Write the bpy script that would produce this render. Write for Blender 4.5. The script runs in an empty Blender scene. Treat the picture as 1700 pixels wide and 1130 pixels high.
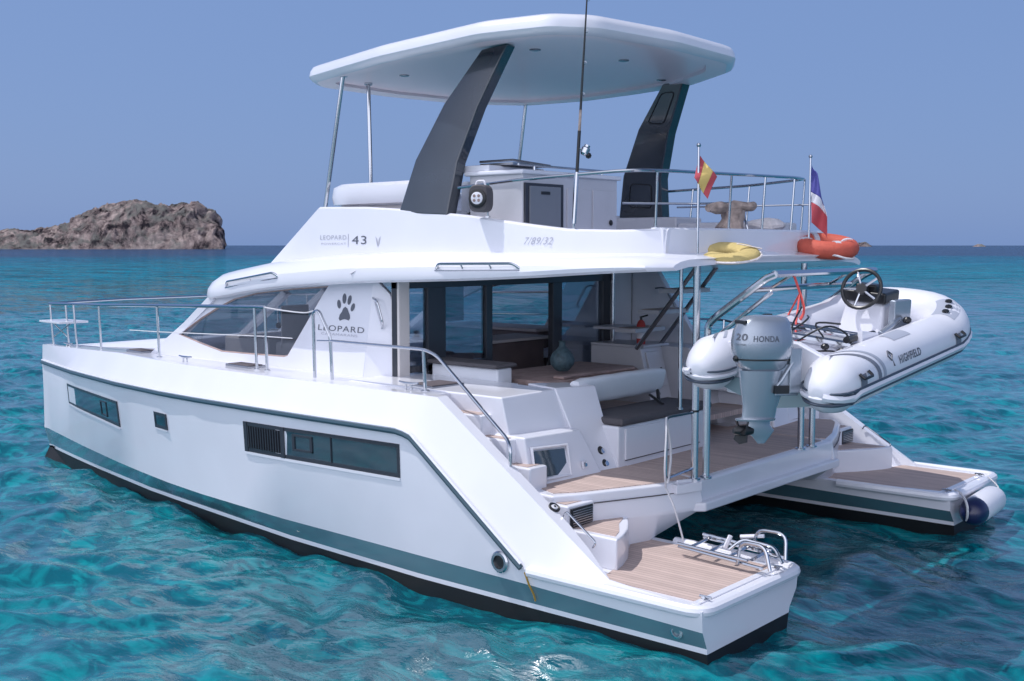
import bpy, math, random
import numpy as np
from mathutils import Vector, Matrix, noise, geometry
random.seed(7)
SC = bpy.context.scene
COL = SC.collection
V = Vector

# ---------------------------------------------------------------- camera
CAM = V((-4.244, 10.363, 3.158))
_a, _p = math.radians(49.228), math.radians(4.82)
D = V((math.cos(_a)*math.cos(_p), -math.sin(_a)*math.cos(_p), -math.sin(_p)))
R = D.cross(V((0, 0, 1))).normalized()
U = R.cross(D)
cd = bpy.data.cameras.new('camera'); cam = bpy.data.objects.new('camera', cd); COL.objects.link(cam)
cd.sensor_width = 36; cd.lens = 36*1875/1700; cd.clip_end = 40000; cd.clip_start = .1
cam.matrix_world = Matrix.Translation(CAM) @ Matrix((R, U, -D)).transposed().to_4x4()
SC.camera = cam

# ---------------------------------------------------------------- world and sun
SUN = V((.42, .25, 1.0)).normalized()
w = bpy.data.worlds.new('World'); SC.world = w; w.use_nodes = True
nt = w.node_tree; bgn = nt.nodes['Background']
sky = nt.nodes.new('ShaderNodeTexSky'); sky.sky_type = 'NISHITA'; sky.sun_disc = False
sky.sun_elevation = math.asin(SUN.z); sky.sun_rotation = math.atan2(SUN.x, SUN.y)
sky.dust_density = 1.5; sky.air_density = 1.0
sc_ = nt.nodes.new('ShaderNodeMix'); sc_.data_type = 'RGBA'; sc_.blend_type = 'MIX'
sc_.inputs[0].default_value = .86
sc_.inputs[7].default_value = (1.72, 2.78, 5.5, 1)
nt.links.new(sky.outputs[0], sc_.inputs[6])
# glow added to the sky behind the camera, to brighten the port hull side
wtc = nt.nodes.new('ShaderNodeTexCoord'); wdot = nt.nodes.new('ShaderNodeVectorMath'); wdot.operation = 'DOT_PRODUCT'
wdot.inputs[1].default_value = (-.34, .94, .0); nt.links.new(wtc.outputs['Generated'], wdot.inputs[0])
wmr = nt.nodes.new('ShaderNodeMapRange'); wmr.interpolation_type = 'SMOOTHSTEP'; wmr.inputs[1].default_value = .0; wmr.inputs[2].default_value = .95
nt.links.new(wdot.outputs['Value'], wmr.inputs[0])
wmx = nt.nodes.new('ShaderNodeMix'); wmx.data_type = 'RGBA'; nt.links.new(wmr.outputs[0], wmx.inputs[0])
# the blue deepens overhead
wsp = nt.nodes.new('ShaderNodeSeparateXYZ'); nt.links.new(wtc.outputs['Generated'], wsp.inputs[0])
wze = nt.nodes.new('ShaderNodeMapRange'); wze.interpolation_type = 'SMOOTHSTEP'; wze.inputs[1].default_value = .32; wze.inputs[2].default_value = .8
wze.inputs[3].default_value = 1.0; wze.inputs[4].default_value = .42; nt.links.new(wsp.outputs[2], wze.inputs[0])
wsc = nt.nodes.new('ShaderNodeVectorMath'); wsc.operation = 'SCALE'; nt.links.new(sc_.outputs[2], wsc.inputs[0]); nt.links.new(wze.outputs[0], wsc.inputs['Scale'])
nt.links.new(wsc.outputs[0], wmx.inputs[6])
wmx.inputs[7].default_value = (14.6, 15.1, 17.6, 1)
nt.links.new(wmx.outputs[2], bgn.inputs[0]); bgn.inputs[1].default_value = .10
ld = bpy.data.lights.new('sun', 'SUN'); ld.energy = 3.0; ld.angle = math.radians(.5); ld.color = (1, .97, .96)
sun = bpy.data.objects.new('sun', ld); COL.objects.link(sun)
sun.rotation_euler = SUN.to_track_quat('Z', 'Y').to_euler(); sun.location = (0, 0, 30)
SC.view_settings.view_transform = 'Standard'; SC.view_settings.look = 'None'
SC.view_settings.exposure = .16; SC.view_settings.gamma = 1

# ---------------------------------------------------------------- materials
def mat(name, c, rough=.5, metal=0, coat=0, spec=.5, bump=0, bscale=40, var=0, vscale=3, emis=None):
    m = bpy.data.materials.new(name); m.use_nodes = True
    n = m.node_tree.nodes; l = m.node_tree.links; b = n['Principled BSDF']
    b.inputs['Base Color'].default_value = (*c, 1); b.inputs['Roughness'].default_value = rough
    b.inputs['Metallic'].default_value = metal; b.inputs['Coat Weight'].default_value = coat
    b.inputs['Coat Roughness'].default_value = .06
    b.inputs['Specular IOR Level'].default_value = spec
    tc = n.new('ShaderNodeTexCoord')
    if var:
        t = n.new('ShaderNodeTexNoise'); t.inputs['Scale'].default_value = vscale; t.inputs['Detail'].default_value = 5
        l.new(tc.outputs['Object'], t.inputs['Vector'])
        r = n.new('ShaderNodeMapRange'); r.inputs[1].default_value = .3; r.inputs[2].default_value = .7
        r.inputs[3].default_value = 1-var; r.inputs[4].default_value = 1+var*.5
        l.new(t.outputs[0], r.inputs[0])
        mx = n.new('ShaderNodeVectorMath'); mx.operation = 'SCALE'; mx.inputs[0].default_value = c
        l.new(r.outputs[0], mx.inputs['Scale']); l.new(mx.outputs[0], b.inputs['Base Color'])
    if bump:
        t = n.new('ShaderNodeTexNoise'); t.inputs['Scale'].default_value = bscale; t.inputs['Detail'].default_value = 4
        l.new(tc.outputs['Object'], t.inputs['Vector'])
        bp = n.new('ShaderNodeBump'); bp.inputs['Strength'].default_value = bump; bp.inputs['Distance'].default_value = .02
        l.new(t.outputs[0], bp.inputs['Height']); l.new(bp.outputs[0], b.inputs['Normal'])
    return m

WHITE = mat('gelcoat', (.71, .72, .79), .3, coat=.6, var=.035, vscale=1.3, bump=.14, bscale=1.3)
NONSKID = mat('nonskid_deck', (.66, .69, .80), .6, bump=.25, bscale=260, var=.04)
UNDER = mat('ceiling_panel', (.84, .74, .78), .35, coat=.15)
CREAM = mat('cream_panel', (.62, .59, .58), .45)
GREYWHITE = mat('pale_grey_moulding', (.55, .55, .60), .4, var=.05)
STEEL = mat('polished_steel', (.52, .54, .58), .12, metal=1)
DARKSTEEL = mat('darker_steel', (.32, .33, .36), .25, metal=.9)
ANTIFOUL = mat('antifouling', (.004, .005, .008), .55, var=.3)
STRIPE_SHADE = mat('boot_stripe_shade', (.085, .17, .21), .15, coat=1, bump=.1, bscale=2)  # real stripe at the stern; forward, shade and reflection on white chine painted in
RUB = mat('rub_rail_rubber', (.035, .075, .105), .4)
CHAR = mat('charcoal_gelcoat', (.026, .036, .052), .2, coat=1, var=.25, vscale=2)
BLACK = mat('black_plastic', (.012, .013, .016), .35)
DGREY = mat('dark_grey_vinyl', (.085, .08, .09), .7, bump=.2, bscale=90, var=.15)
MGREY = mat('fridge_grey', (.20, .215, .25), .4, var=.05)
FRAME = mat('window_frame', (.035, .038, .05), .25)
CUSH = mat('white_vinyl', (.70, .73, .79), .5, bump=.12, bscale=14, coat=.1)
MATG = mat('grey_brown_mat', (.20, .165, .175), .85, bump=.2, bscale=120, var=.12, vscale=5)
BROWN = mat('brown_cover', (.34, .25, .235), .75, bump=.3, bscale=30, var=.25, vscale=9)
WOODIN = mat('interior_wood', (.16, .12, .12), .4, var=.2)
INLIGHT = mat('interior_pale', (.62, .57, .57), .6)
INK = mat('lettering_grey', (.10, .11, .14), .5)
INKL = mat('lettering_pale', (.42, .43, .50), .5)
RED = mat('red_fabric', (.50, .055, .05), .7, var=.15, vscale=20)
YEL = mat('yellow_foam', (.55, .43, .17), .8, bump=.4, bscale=60, var=.12, vscale=10)
ORANGE = mat('orange_foam', (.52, .095, .06), .7, bump=.3, bscale=40, var=.12, vscale=10)
BLUEF = mat('flag_blue', (.10, .10, .38), .8)
WHITEF = mat('flag_white', (.75, .74, .8), .8)
REDF = mat('flag_red', (.46, .07, .09), .8)
YELF = mat('flag_yellow', (.66, .48, .16), .8)
WOOD = mat('weathered_wood', (.42, .33, .29), .9, bump=1, bscale=18, var=.45, vscale=14)
STONEW = mat('pale_canvas', (.75, .70, .70), .95, bump=.6, bscale=40, var=.15, vscale=12)
ROPE = mat('white_rope', (.66, .66, .70), .8, bump=.6, bscale=150)
PINKROPE = mat('red_rope', (.62, .09, .08), .8)
NAVY = mat('navy_vinyl', (.008, .012, .06), .3, coat=.3)
PVC = mat('white_pvc', (.66, .67, .74), .38, coat=.25, var=.05, vscale=2)
PVCG = mat('grey_pvc', (.16, .175, .22), .6)
PVCL = mat('light_grey_patch', (.33, .36, .44), .6)
PVCD = mat('dark_strake', (.045, .065, .10), .5)
HULLG = mat('grey_alloy_hull', (.22, .30, .34), .4)
SILVER = mat('silver_paint', (.33, .37, .43), .26, metal=.55, coat=.7)
VASE = mat('stoneware', (.055, .10, .125), .55, bump=.5, bscale=60, var=.4, vscale=25)
RUST = mat('rust_stain', (.40, .25, .05), .8)
SCREEN = mat('mesh_hatch', (.10, .085, .095), .85, bump=.3, bscale=300)

def teak(name='teak', c1=(.50, .39, .355), c2=(.27, .21, .19), axis='Y', w_=.052):
    m = bpy.data.materials.new(name); m.use_nodes = True
    n = m.node_tree.nodes; l = m.node_tree.links; b = n['Principled BSDF']; b.inputs['Roughness'].default_value = .75
    tc = n.new('ShaderNodeTexCoord'); sp = n.new('ShaderNodeSeparateXYZ'); l.new(tc.outputs['Object'], sp.inputs[0])
    d = n.new('ShaderNodeMath'); d.operation = 'DIVIDE'; d.inputs[1].default_value = w_
    l.new(sp.outputs[axis], d.inputs[0])
    f = n.new('ShaderNodeMath'); f.operation = 'FRACT'; l.new(d.outputs[0], f.inputs[0])
    s = n.new('ShaderNodeMath'); s.operation = 'LESS_THAN'; s.inputs[1].default_value = .13; l.new(f.outputs[0], s.inputs[0])
    fl = n.new('ShaderNodeMath'); fl.operation = 'FLOOR'; l.new(d.outputs[0], fl.inputs[0])
    wn = n.new('ShaderNodeTexWhiteNoise'); wn.noise_dimensions = '1D'; l.new(fl.outputs[0], wn.inputs['W'])
    ns = n.new('ShaderNodeTexNoise'); ns.inputs['Scale'].default_value = 6; ns.inputs['Detail'].default_value = 6
    l.new(tc.outputs['Object'], ns.inputs['Vector'])
    ad = n.new('ShaderNodeMath'); ad.operation = 'ADD'; l.new(wn.outputs[0], ad.inputs[0]); l.new(ns.outputs[0], ad.inputs[1])
    mr = n.new('ShaderNodeMapRange'); mr.inputs[1].default_value = .3; mr.inputs[2].default_value = 1.7
    mr.inputs[3].default_value = .82; mr.inputs[4].default_value = 1.12; l.new(ad.outputs[0], mr.inputs[0])
    sc = n.new('ShaderNodeVectorMath'); sc.operation = 'SCALE'; sc.inputs[0].default_value = c1; l.new(mr.outputs[0], sc.inputs['Scale'])
    mx = n.new('ShaderNodeMix'); mx.data_type = 'RGBA'; l.new(s.outputs[0], mx.inputs[0])
    l.new(sc.outputs[0], mx.inputs[6]); mx.inputs[7].default_value = (*c2, 1)
    l.new(mx.outputs[2], b.inputs['Base Color'])
    return m
TEAK = teak()

def glass(name, tint, refl=(.9, .93, 1), ior=1.6):
    m = bpy.data.materials.new(name); m.use_nodes = True
    n = m.node_tree.nodes; l = m.node_tree.links; n.remove(n['Principled BSDF'])
    o = n['Material Output']; t = n.new('ShaderNodeBsdfTransparent'); t.inputs[0].default_value = (*tint, 1)
    g = n.new('ShaderNodeBsdfGlossy'); g.inputs['Roughness'].default_value = .015; g.inputs[0].default_value = (*refl, 1)
    f = n.new('ShaderNodeFresnel'); 
    ge = n.new('ShaderNodeNewGeometry'); mi_ = n.new('ShaderNodeMix'); mi_.inputs[2].default_value = ior; mi_.inputs[3].default_value = 1/ior
    l.new(ge.outputs['Backfacing'], mi_.inputs[0]); l.new(mi_.outputs[0], f.inputs[0])
    mx = n.new('ShaderNodeMixShader'); l.new(f.outputs[0], mx.inputs[0]); l.new(t.outputs[0], mx.inputs[1]); l.new(g.outputs[0], mx.inputs[2])
    l.new(mx.outputs[0], o.inputs[0]); return m
GLASS = glass('tinted_glass', (.66, .68, .70), ior=1.5)
GLASSD = glass('door_glass', (.70, .76, .82), ior=2.4)
HGLASS = mat('hull_window_glass', (.022, .045, .062), .06, coat=1, spec=.8)

# ---------------------------------------------------------------- mesh helpers
WO = {}
class M:
    def __init__(s): s.v = []; s.f = []; s.m = []; s.mi = 0
    def add(s, vs, fs):
        o = len(s.v); s.v += [V(p) for p in vs]
        for f in fs: s.f.append([o+i for i in f]); s.m.append(s.mi)
        return s
    def box(s, x0, x1, y0, y1, z0, z1):
        v = [(x, y, z) for x in (x0, x1) for y in (y0, y1) for z in (z0, z1)]
        return s.add(v, [(0, 1, 3, 2), (4, 6, 7, 5), (0, 4, 5, 1), (2, 3, 7, 6), (0, 2, 6, 4), (1, 5, 7, 3)])
    def obox(s, c, ax, ay, az, hx, hy, hz):
        c = V(c); ax = V(ax).normalized(); ay = V(ay).normalized(); az = V(az).normalized()
        v = [c+ax*hx*i+ay*hy*j+az*hz*k for i in (-1, 1) for j in (-1, 1) for k in (-1, 1)]
        return s.add(v, [(0, 1, 3, 2), (4, 6, 7, 5), (0, 4, 5, 1), (2, 3, 7, 6), (0, 2, 6, 4), (1, 5, 7, 3)])
    def prism(s, A, B):
        n = len(A)
        return s.add(list(A)+list(B), [tuple(range(n))[::-1], tuple(range(n, 2*n))]+[(i, (i+1) % n, n+(i+1) % n, n+i) for i in range(n)])
    def slab(s, P, z0, z1): return s.prism([(x, y, z0) for x, y in P], [(x, y, z1) for x, y in P])
    def plate(s, out, holes, fa, fb):
        loops = [out]+list(holes); flat = [p for l in loops for p in l]
        tri = geometry.tessellate_polygon([[V((a, b, 0)) for a, b in l] for l in loops])
        n = len(flat); vs = [fa(a, b) for a, b in flat]+[fb(a, b) for a, b in flat]
        fs = [tuple(t) for t in tri]+[tuple(i+n for i in t)[::-1] for t in tri]
        o = 0
        for l in loops:
            k = len(l)
            for i in range(k): fs.append((o+i, o+(i+1) % k, n+o+(i+1) % k, n+o+i))
            o += k
        return s.add(vs, fs)
    def loft(s, rings, closed=True, caps=True):
        n = len(rings[0]); vs = [p for r in rings for p in r]; fs = []
        for i in range(len(rings)-1):
            for j in range(n if closed else n-1):
                fs.append((i*n+j, i*n+(j+1) % n, (i+1)*n+(j+1) % n, (i+1)*n+j))
        if caps and closed: fs += [tuple(range(n))[::-1], tuple(range((len(rings)-1)*n, len(rings)*n))]
        return s.add(vs, fs)
    def tube(s, P, r, n=8, closed=False, sm=0, flat=1.0):
        P = [V(p) for p in P]
        if sm: P, r = crom(P, sm, closed, r)
        k = len(P); rs = r if isinstance(r, (list, tuple)) else [r]*k
        rings = []; prev = None
        for i in range(k):
            a = P[(i-1) % k] if (closed or i > 0) else P[i]; b = P[(i+1) % k] if (closed or i < k-1) else P[i]
            t = (b-a).normalized()
            if prev is None: nrm = t.cross(V((0, 0, 1)) if abs(t.z) < .9 else V((1, 0, 0))).normalized()
            else:
                nrm = prev-t*prev.dot(t); nrm = nrm.normalized() if nrm.length > 1e-6 else t.orthogonal().normalized()
            prev = nrm; bn = t.cross(nrm)
            rings.append([P[i]+(nrm*math.cos(q)+bn*math.sin(q)*flat)*rs[i] for q in [2*math.pi*j/n for j in range(n)]])
        if closed: rings.append(rings[0])
        return s.loft(rings, True, not closed)
    def lathe(s, c, ax, prof, n=20, sx=1, sy=1, xa=None):
        c = V(c); ax = V(ax).normalized()
        a = V(xa).normalized() if xa else ax.orthogonal().normalized(); b = ax.cross(a)
        rings = [[c+ax*t+(a*math.cos(q)*sx+b*math.sin(q)*sy)*max(r, 1e-4) for q in [2*math.pi*j/n for j in range(n)]] for t, r in prof]
        return s.loft(rings, True, True)
    def ball(s, c, r, n=14, sc=(1, 1, 1)):
        c = V(c); rings = []
        for i in range(n//2+1):
            p = math.pi*i/(n//2); rr = max(math.sin(p), .001)
            rings.append([c+V((math.cos(q)*rr*sc[0], math.sin(q)*rr*sc[1], math.cos(p)*sc[2]))*r for q in [2*math.pi*j/n for j in range(n)]])
        return s.loft(rings, True, True)
    def build(s, name, mats, parent=None, bev=0, seg=2, ang=32, smooth=True, mirror=False, base=None, **tags):
        objs = []
        for sg in ((1, -1) if mirror else (1,)):
            org = V(base) if base is not None else V((0, 0, 0))
            me = bpy.data.meshes.new(name)
            if not isinstance(mats, (list, tuple)): mats = [mats]
            me.from_pydata([((p.x-org.x), (p.y-org.y)*sg, p.z-org.z) for p in s.v], [], s.f if sg == 1 else [f[::-1] for f in s.f])
            for m in mats: me.materials.append(m)
            me.polygons.foreach_set('material_index', s.m)
            import bmesh
            bm = bmesh.new(); bm.from_mesh(me); bmesh.ops.remove_doubles(bm, verts=bm.verts, dist=1e-5)
            bmesh.ops.recalc_face_normals(bm, faces=bm.faces); bm.to_mesh(me); bm.free()
            if smooth:
                me.polygons.foreach_set('use_smooth', [True]*len(me.polygons))
                me.set_sharp_from_angle(angle=math.radians(ang))
            o = bpy.data.objects.new(name, me); COL.objects.link(o)
            if bev:
                b = o.modifiers.new('Bevel', 'BEVEL'); b.width = bev; b.segments = seg; b.limit_method = 'ANGLE'
                b.angle_limit = math.radians(35); b.harden_normals = True; b.use_clamp_overlap = True
            if parent is not None:
                pr = parent[0 if sg == 1 else 1] if isinstance(parent, (list, tuple)) else parent
                o.parent = pr; o.location = -WO.get(pr.name, V((0, 0, 0)))+org
                WO[o.name] = org
            else:
                o.location = org; WO[o.name] = org
            for k, v_ in tags.items(): o[k] = v_
            objs.append(o)
        return objs if mirror else objs[0]

def crom(P, k, closed=False, r=None):
    n = len(P); out = []; ro = []; segs = n if closed else n-1
    for i in range(segs):
        g = lambda j: P[j % n] if closed else P[max(0, min(n-1, j))]
        p0, p1, p2, p3 = g(i-1), g(i), g(i+1), g(i+2)
        for q in range(k):
            t = q/k
            out.append(.5*((2*p1)+(p2-p0)*t+(2*p0-5*p1+4*p2-p3)*t*t+(3*p1-p0-3*p2+p3)*t*t*t))
            if isinstance(r, (list, tuple)): ro.append(r[i]*(1-t)+r[(i+1) % n]*t)
    if not closed:
        out.append(P[-1])
        if isinstance(r, (list, tuple)): ro.append(r[-1])
    return out, (ro if isinstance(r, (list, tuple)) else r)

def rnd(P, rad, k=4, closed=False):
    """round the corners of a polyline"""
    P = [V(p) for p in P]; out = []; n = len(P)
    for i in range(n):
        if not closed and i in (0, n-1): out.append(P[i]); continue
        a, b, c = P[i-1], P[i], P[(i+1) % n]
        rr = min(rad, (a-b).length*.45, (c-b).length*.45)
        p, q = b+(a-b).normalized()*rr, b+(c-b).normalized()*rr
        for j in range(k+1):
            t = j/k; out.append(p*(1-t)**2+b*2*t*(1-t)+q*t*t)
    return out

def interp(tab):
    xs = [a for a, _ in tab]; ys = [b for _, b in tab]
    return lambda x: float(np.interp(x, xs, ys))

def thing(name, loc, label, cat, group=None):
    o = bpy.data.objects.new(name, None); COL.objects.link(o); o.location = loc; o.empty_display_size = .2
    o['label'] = label; o['category'] = cat
    if group: o['group'] = group
    WO[o.name] = V(loc); return o

def text(body, width, c, xd, yd, m, parent, name='lettering', h=None, shear=0, ext=.0015, bold=0, mapper=None):
    cu = bpy.data.curves.new('t', 'FONT'); cu.body = body; cu.size = 1; cu.shear = shear; cu.offset = bold
    cu.space_character = 1.12
    t = bpy.data.objects.new('t', cu); COL.objects.link(t)
    dg = bpy.context.evaluated_depsgraph_get(); me = bpy.data.meshes.new_from_object(t.evaluated_get(dg))
    bpy.data.objects.remove(t)
    xs = [v.co.x for v in me.vertices]; ys = [v.co.y for v in me.vertices]
    sx = width/(max(xs)-min(xs)); sy = (h/(max(ys)-min(ys))) if h else sx
    cx = (max(xs)+min(xs))/2; cy = (max(ys)+min(ys))/2
    c = V(c); xd = V(xd).normalized(); yd = V(yd).normalized(); nn = xd.cross(yd).normalized()
    g = M(); A = []; B = []
    for v in me.vertices:
        a, b = (v.co.x-cx)*sx, (v.co.y-cy)*sy
        p = mapper(a, b) if mapper else c+xd*a+yd*b
        A.append(p)
    g.add(A, [tuple(p.vertices) for p in me.polygons])
    o = g.build(name, m, parent, smooth=False)
    if ext and not mapper:
        sol = o.modifiers.new('Solid', 'SOLIDIFY'); sol.thickness = ext; sol.offset = 0
    return o

# ================================================================ SETTING: water
WAVES = []
rw = np.random.RandomState(3)
for i in range(64):
    L = .28*(1.036**i) ; th = rw.normal(1.9, .8); k = 2*math.pi/L
    WAVES.append((k*math.cos(th), k*math.sin(th), rw.uniform(0, 6.28), 0.0056*L**.82))
def wave(X, Y):
    Z = np.zeros_like(X)
    wx = X+.25*np.sin(Y*1.3+X*.4)+.12*np.sin(Y*3.1-X*1.7); wy = Y+.25*np.sin(X*1.1-Y*.6)+.12*np.cos(X*2.7+Y*1.9)
    for kx, ky, ph, am in WAVES:
        Z += am*np.sin(kx*wx+ky*wy+ph)
    return Z
def axis(lo, hi, step, far):
    up = []; st = step; x = hi
    while x < far: st *= 1.014 if st < .5 else 1.12; x += st; up.append(x)
    dn = []; st = step; x = lo
    while x > -far: st *= 1.014 if st < .5 else 1.12; x -= st; dn.append(x)
    return np.array(dn[::-1]+list(np.arange(lo, hi+1e-6, step))+up)
xs = axis(-4, 14, .06, 14000); ys = axis(-7, 7.2, .06, 14000)
X, Y = np.meshgrid(xs, ys, indexing='ij')
dx = np.gradient(xs)[:, None]*np.ones_like(Y); dy = np.gradient(ys)[None, :]*np.ones_like(X)
cell = np.maximum(dx, dy)
Z = wave(X, Y)*np.clip(1.5-cell/.5, 0, 1)
me = bpy.data.meshes.new('sea'); nx, ny = X.shape
me.vertices.add(nx*ny); me.vertices.foreach_set('co', np.stack([X, Y, Z], -1).astype('f4').ravel())
idx = np.arange(nx*ny).reshape(nx, ny)
q = np.stack([idx[:-1, :-1], idx[1:, :-1], idx[1:, 1:], idx[:-1, 1:]], -1).reshape(-1, 4)
me.loops.add(q.size); me.polygons.add(len(q)); me.loops.foreach_set('vertex_index', q.ravel())
me.polygons.foreach_set('loop_start', np.arange(0, q.size, 4)); me.polygons.foreach_set('loop_total', np.full(len(q), 4))
me.update(calc_edges=True); me.polygons.foreach_set('use_smooth', np.ones(len(q), bool))
sea = bpy.data.objects.new('sea', me); COL.objects.link(sea); sea['kind'] = 'structure'
m = bpy.data.materials.new('sea_water'); m.use_nodes = True
n = m.node_tree.nodes; l = m.node_tree.links; b = n['Principled BSDF']
tc = n.new('ShaderNodeTexCoord')
def N(kind, **kw):
    o = n.new(kind)
    for k, v_ in kw.items(): setattr(o, k, v_)
    return o
def noise_tex(scale, det=4, rough=.55, dist=0, sxyz=(1, 1, 1), rot=0):
    mp = N('ShaderNodeMapping'); mp.inputs['Scale'].default_value = sxyz; mp.inputs['Rotation'].default_value = (0, 0, rot)
    l.new(tc.outputs['Object'], mp.inputs[0])
    t = N('ShaderNodeTexNoise'); t.inputs['Scale'].default_value = scale; t.inputs['Detail'].default_value = det
    t.inputs['Roughness'].default_value = rough; t.inputs['Distortion'].default_value = dist
    l.new(mp.outputs[0], t.inputs['Vector']); return t
# distance from the anchorage: sandy turquoise shallows, then deep water
vl = N('ShaderNodeVectorMath', operation='LENGTH'); l.new(tc.outputs['Object'], vl.inputs[0])
big = noise_tex(.012, 3, sxyz=(1, 1, 1)); 
ad = N('ShaderNodeMath', operation='MULTIPLY_ADD'); ad.inputs[1].default_value = 260; l.new(big.outputs[0], ad.inputs[0]); l.new(vl.outputs['Value'], ad.inputs[2])
cr = N('ShaderNodeValToRGB'); mr = N('ShaderNodeMapRange'); mr.inputs[1].default_value = 120; mr.inputs[2].default_value = 620
l.new(ad.outputs[0], mr.inputs[0]); l.new(mr.outputs[0], cr.inputs[0])
e = cr.color_ramp.elements; e[0].position = 0; e[0].color = (.0006, .125, .165, 1); e[1].position = .78; e[1].color = (.022, .058, .13, 1)
e2 = cr.color_ramp.elements.new(.35); e2.color = (.0006, .130, .205, 1)
e3 = cr.color_ramp.elements.new(.6); e3.color = (.003, .088, .165, 1)
pt = noise_tex(.35, 5, .6, .6); r2 = N('ShaderNodeValToRGB'); l.new(pt.outputs[0], r2.inputs[0])
r2.color_ramp.elements[0].position = .35; r2.color_ramp.elements[0].color = (.7, .72, .76, 1)
r2.color_ramp.elements[1].position = .68; r2.color_ramp.elements[1].color = (1.2, 1.28, 1.2, 1)
mu = N('ShaderNodeMix', data_type='RGBA', blend_type='MULTIPLY'); mu.inputs[0].default_value = 1
pt2 = noise_tex(2.2, 4, .5, 1.6, (1, 1.6, 1), .3); r3 = N('ShaderNodeValToRGB'); l.new(pt2.outputs[0], r3.inputs[0])  # turquoise wisps: light refracted by the ripples, painted into the base colour
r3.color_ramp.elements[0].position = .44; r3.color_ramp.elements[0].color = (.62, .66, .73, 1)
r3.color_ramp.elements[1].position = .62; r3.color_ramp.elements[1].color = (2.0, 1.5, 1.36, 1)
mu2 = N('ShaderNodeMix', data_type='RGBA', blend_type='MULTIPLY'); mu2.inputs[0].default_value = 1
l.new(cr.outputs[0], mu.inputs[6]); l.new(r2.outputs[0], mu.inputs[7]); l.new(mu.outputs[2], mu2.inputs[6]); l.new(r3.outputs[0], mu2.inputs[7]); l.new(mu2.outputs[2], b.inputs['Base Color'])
b.inputs['Subsurface Weight'].default_value = 0; nd = N('ShaderNodeMapRange'); nd.inputs[1].default_value = 9; nd.inputs[2].default_value = 40; l.new(vl.outputs['Value'], nd.inputs[0])
st = N('ShaderNodeMix', data_type='RGBA'); l.new(nd.outputs[0], st.inputs[0]); st.inputs[6].default_value = (.95, .96, 1, 1); st.inputs[7].default_value = (.12, .42, .62, 1)
l.new(st.outputs[2], b.inputs['Specular Tint'])
io = N('ShaderNodeMix'); l.new(nd.outputs[0], io.inputs[0]); io.inputs[2].default_value = 1.75; io.inputs[3].default_value = 1.15; l.new(io.outputs[0], b.inputs['IOR'])
b.inputs['IOR'].default_value = 1.40; b.inputs['Specular IOR Level'].default_value = .5
n1 = noise_tex(4.6, 4, .55, .4, (1, 1.7, 1), .35); n2 = noise_tex(.62, 8, .66, .4, (1, 2.0, 1), .3)
b1 = N('ShaderNodeBump'); b1.inputs['Distance'].default_value = .022; b1.inputs['Strength'].default_value = .75; l.new(n1.outputs[0], b1.inputs['Height'])
# longer chop only shows beyond the modelled waves
far = N('ShaderNodeMapRange'); far.inputs[1].default_value = 18; far.inputs[2].default_value = 55; l.new(vl.outputs['Value'], far.inputs[0])
rf = N('ShaderNodeMapRange'); rf.inputs[1].default_value = 15; rf.inputs[2].default_value = 150; rf.inputs[3].default_value = .03; rf.inputs[4].default_value = .10
l.new(vl.outputs['Value'], rf.inputs[0]); l.new(rf.outputs[0], b.inputs['Roughness'])
n3 = noise_tex(.16, 5, .62, .5, (1, 2.2, 1), .3); far3 = N('ShaderNodeMapRange'); far3.inputs[1].default_value = 30; far3.inputs[2].default_value = 110; l.new(vl.outputs['Value'], far3.inputs[0])
# distant wavelets tilt the surface directly: their crests are smaller than what a height difference could resolve out there
acc = None
for tex, fac, k_ in ((n2, far, 1.7), (n3, far3, .8)):
    sb = N('ShaderNodeVectorMath', operation='SUBTRACT'); l.new(tex.outputs['Color'], sb.inputs[0]); sb.inputs[1].default_value = (.5, .5, .5)
    mk_ = N('ShaderNodeVectorMath', operation='MULTIPLY'); l.new(sb.outputs[0], mk_.inputs[0]); mk_.inputs[1].default_value = (k_, k_, 0)
    sc2 = N('ShaderNodeVectorMath', operation='SCALE'); l.new(mk_.outputs[0], sc2.inputs[0]); l.new(fac.outputs[0], sc2.inputs['Scale'])
    if acc is None:
        geo = N('ShaderNodeNewGeometry'); acc = geo.outputs['Normal']
    a2 = N('ShaderNodeVectorMath', operation='ADD'); l.new(acc, a2.inputs[0]); l.new(sc2.outputs[0], a2.inputs[1]); acc = a2.outputs[0]
nz = N('ShaderNodeVectorMath', operation='NORMALIZE'); l.new(acc, nz.inputs[0]); l.new(nz.outputs[0], b1.inputs['Normal']); l.new(b1.outputs[0], b.inputs['Normal'])
nw = noise_tex(.11, 9, .78, .4, (1, 2.2, 1), .3); rw_ = N('ShaderNodeMapRange'); rw_.inputs[1].default_value = .35; rw_.inputs[2].default_value = .65; rw_.inputs[3].default_value = .42; rw_.inputs[4].default_value = 1.5; l.new(nw.outputs[0], rw_.inputs[0])  # light and dark sides of far ripples, painted as streaks in the colour
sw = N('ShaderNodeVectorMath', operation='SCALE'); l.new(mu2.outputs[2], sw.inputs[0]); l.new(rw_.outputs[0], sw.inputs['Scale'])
sm = N('ShaderNodeMix', data_type='RGBA'); l.new(far3.outputs[0], sm.inputs[0]); l.new(mu2.outputs[2], sm.inputs[6]); l.new(sw.outputs[0], sm.inputs[7]); l.new(sm.outputs[2], b.inputs['Base Color'])
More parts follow.
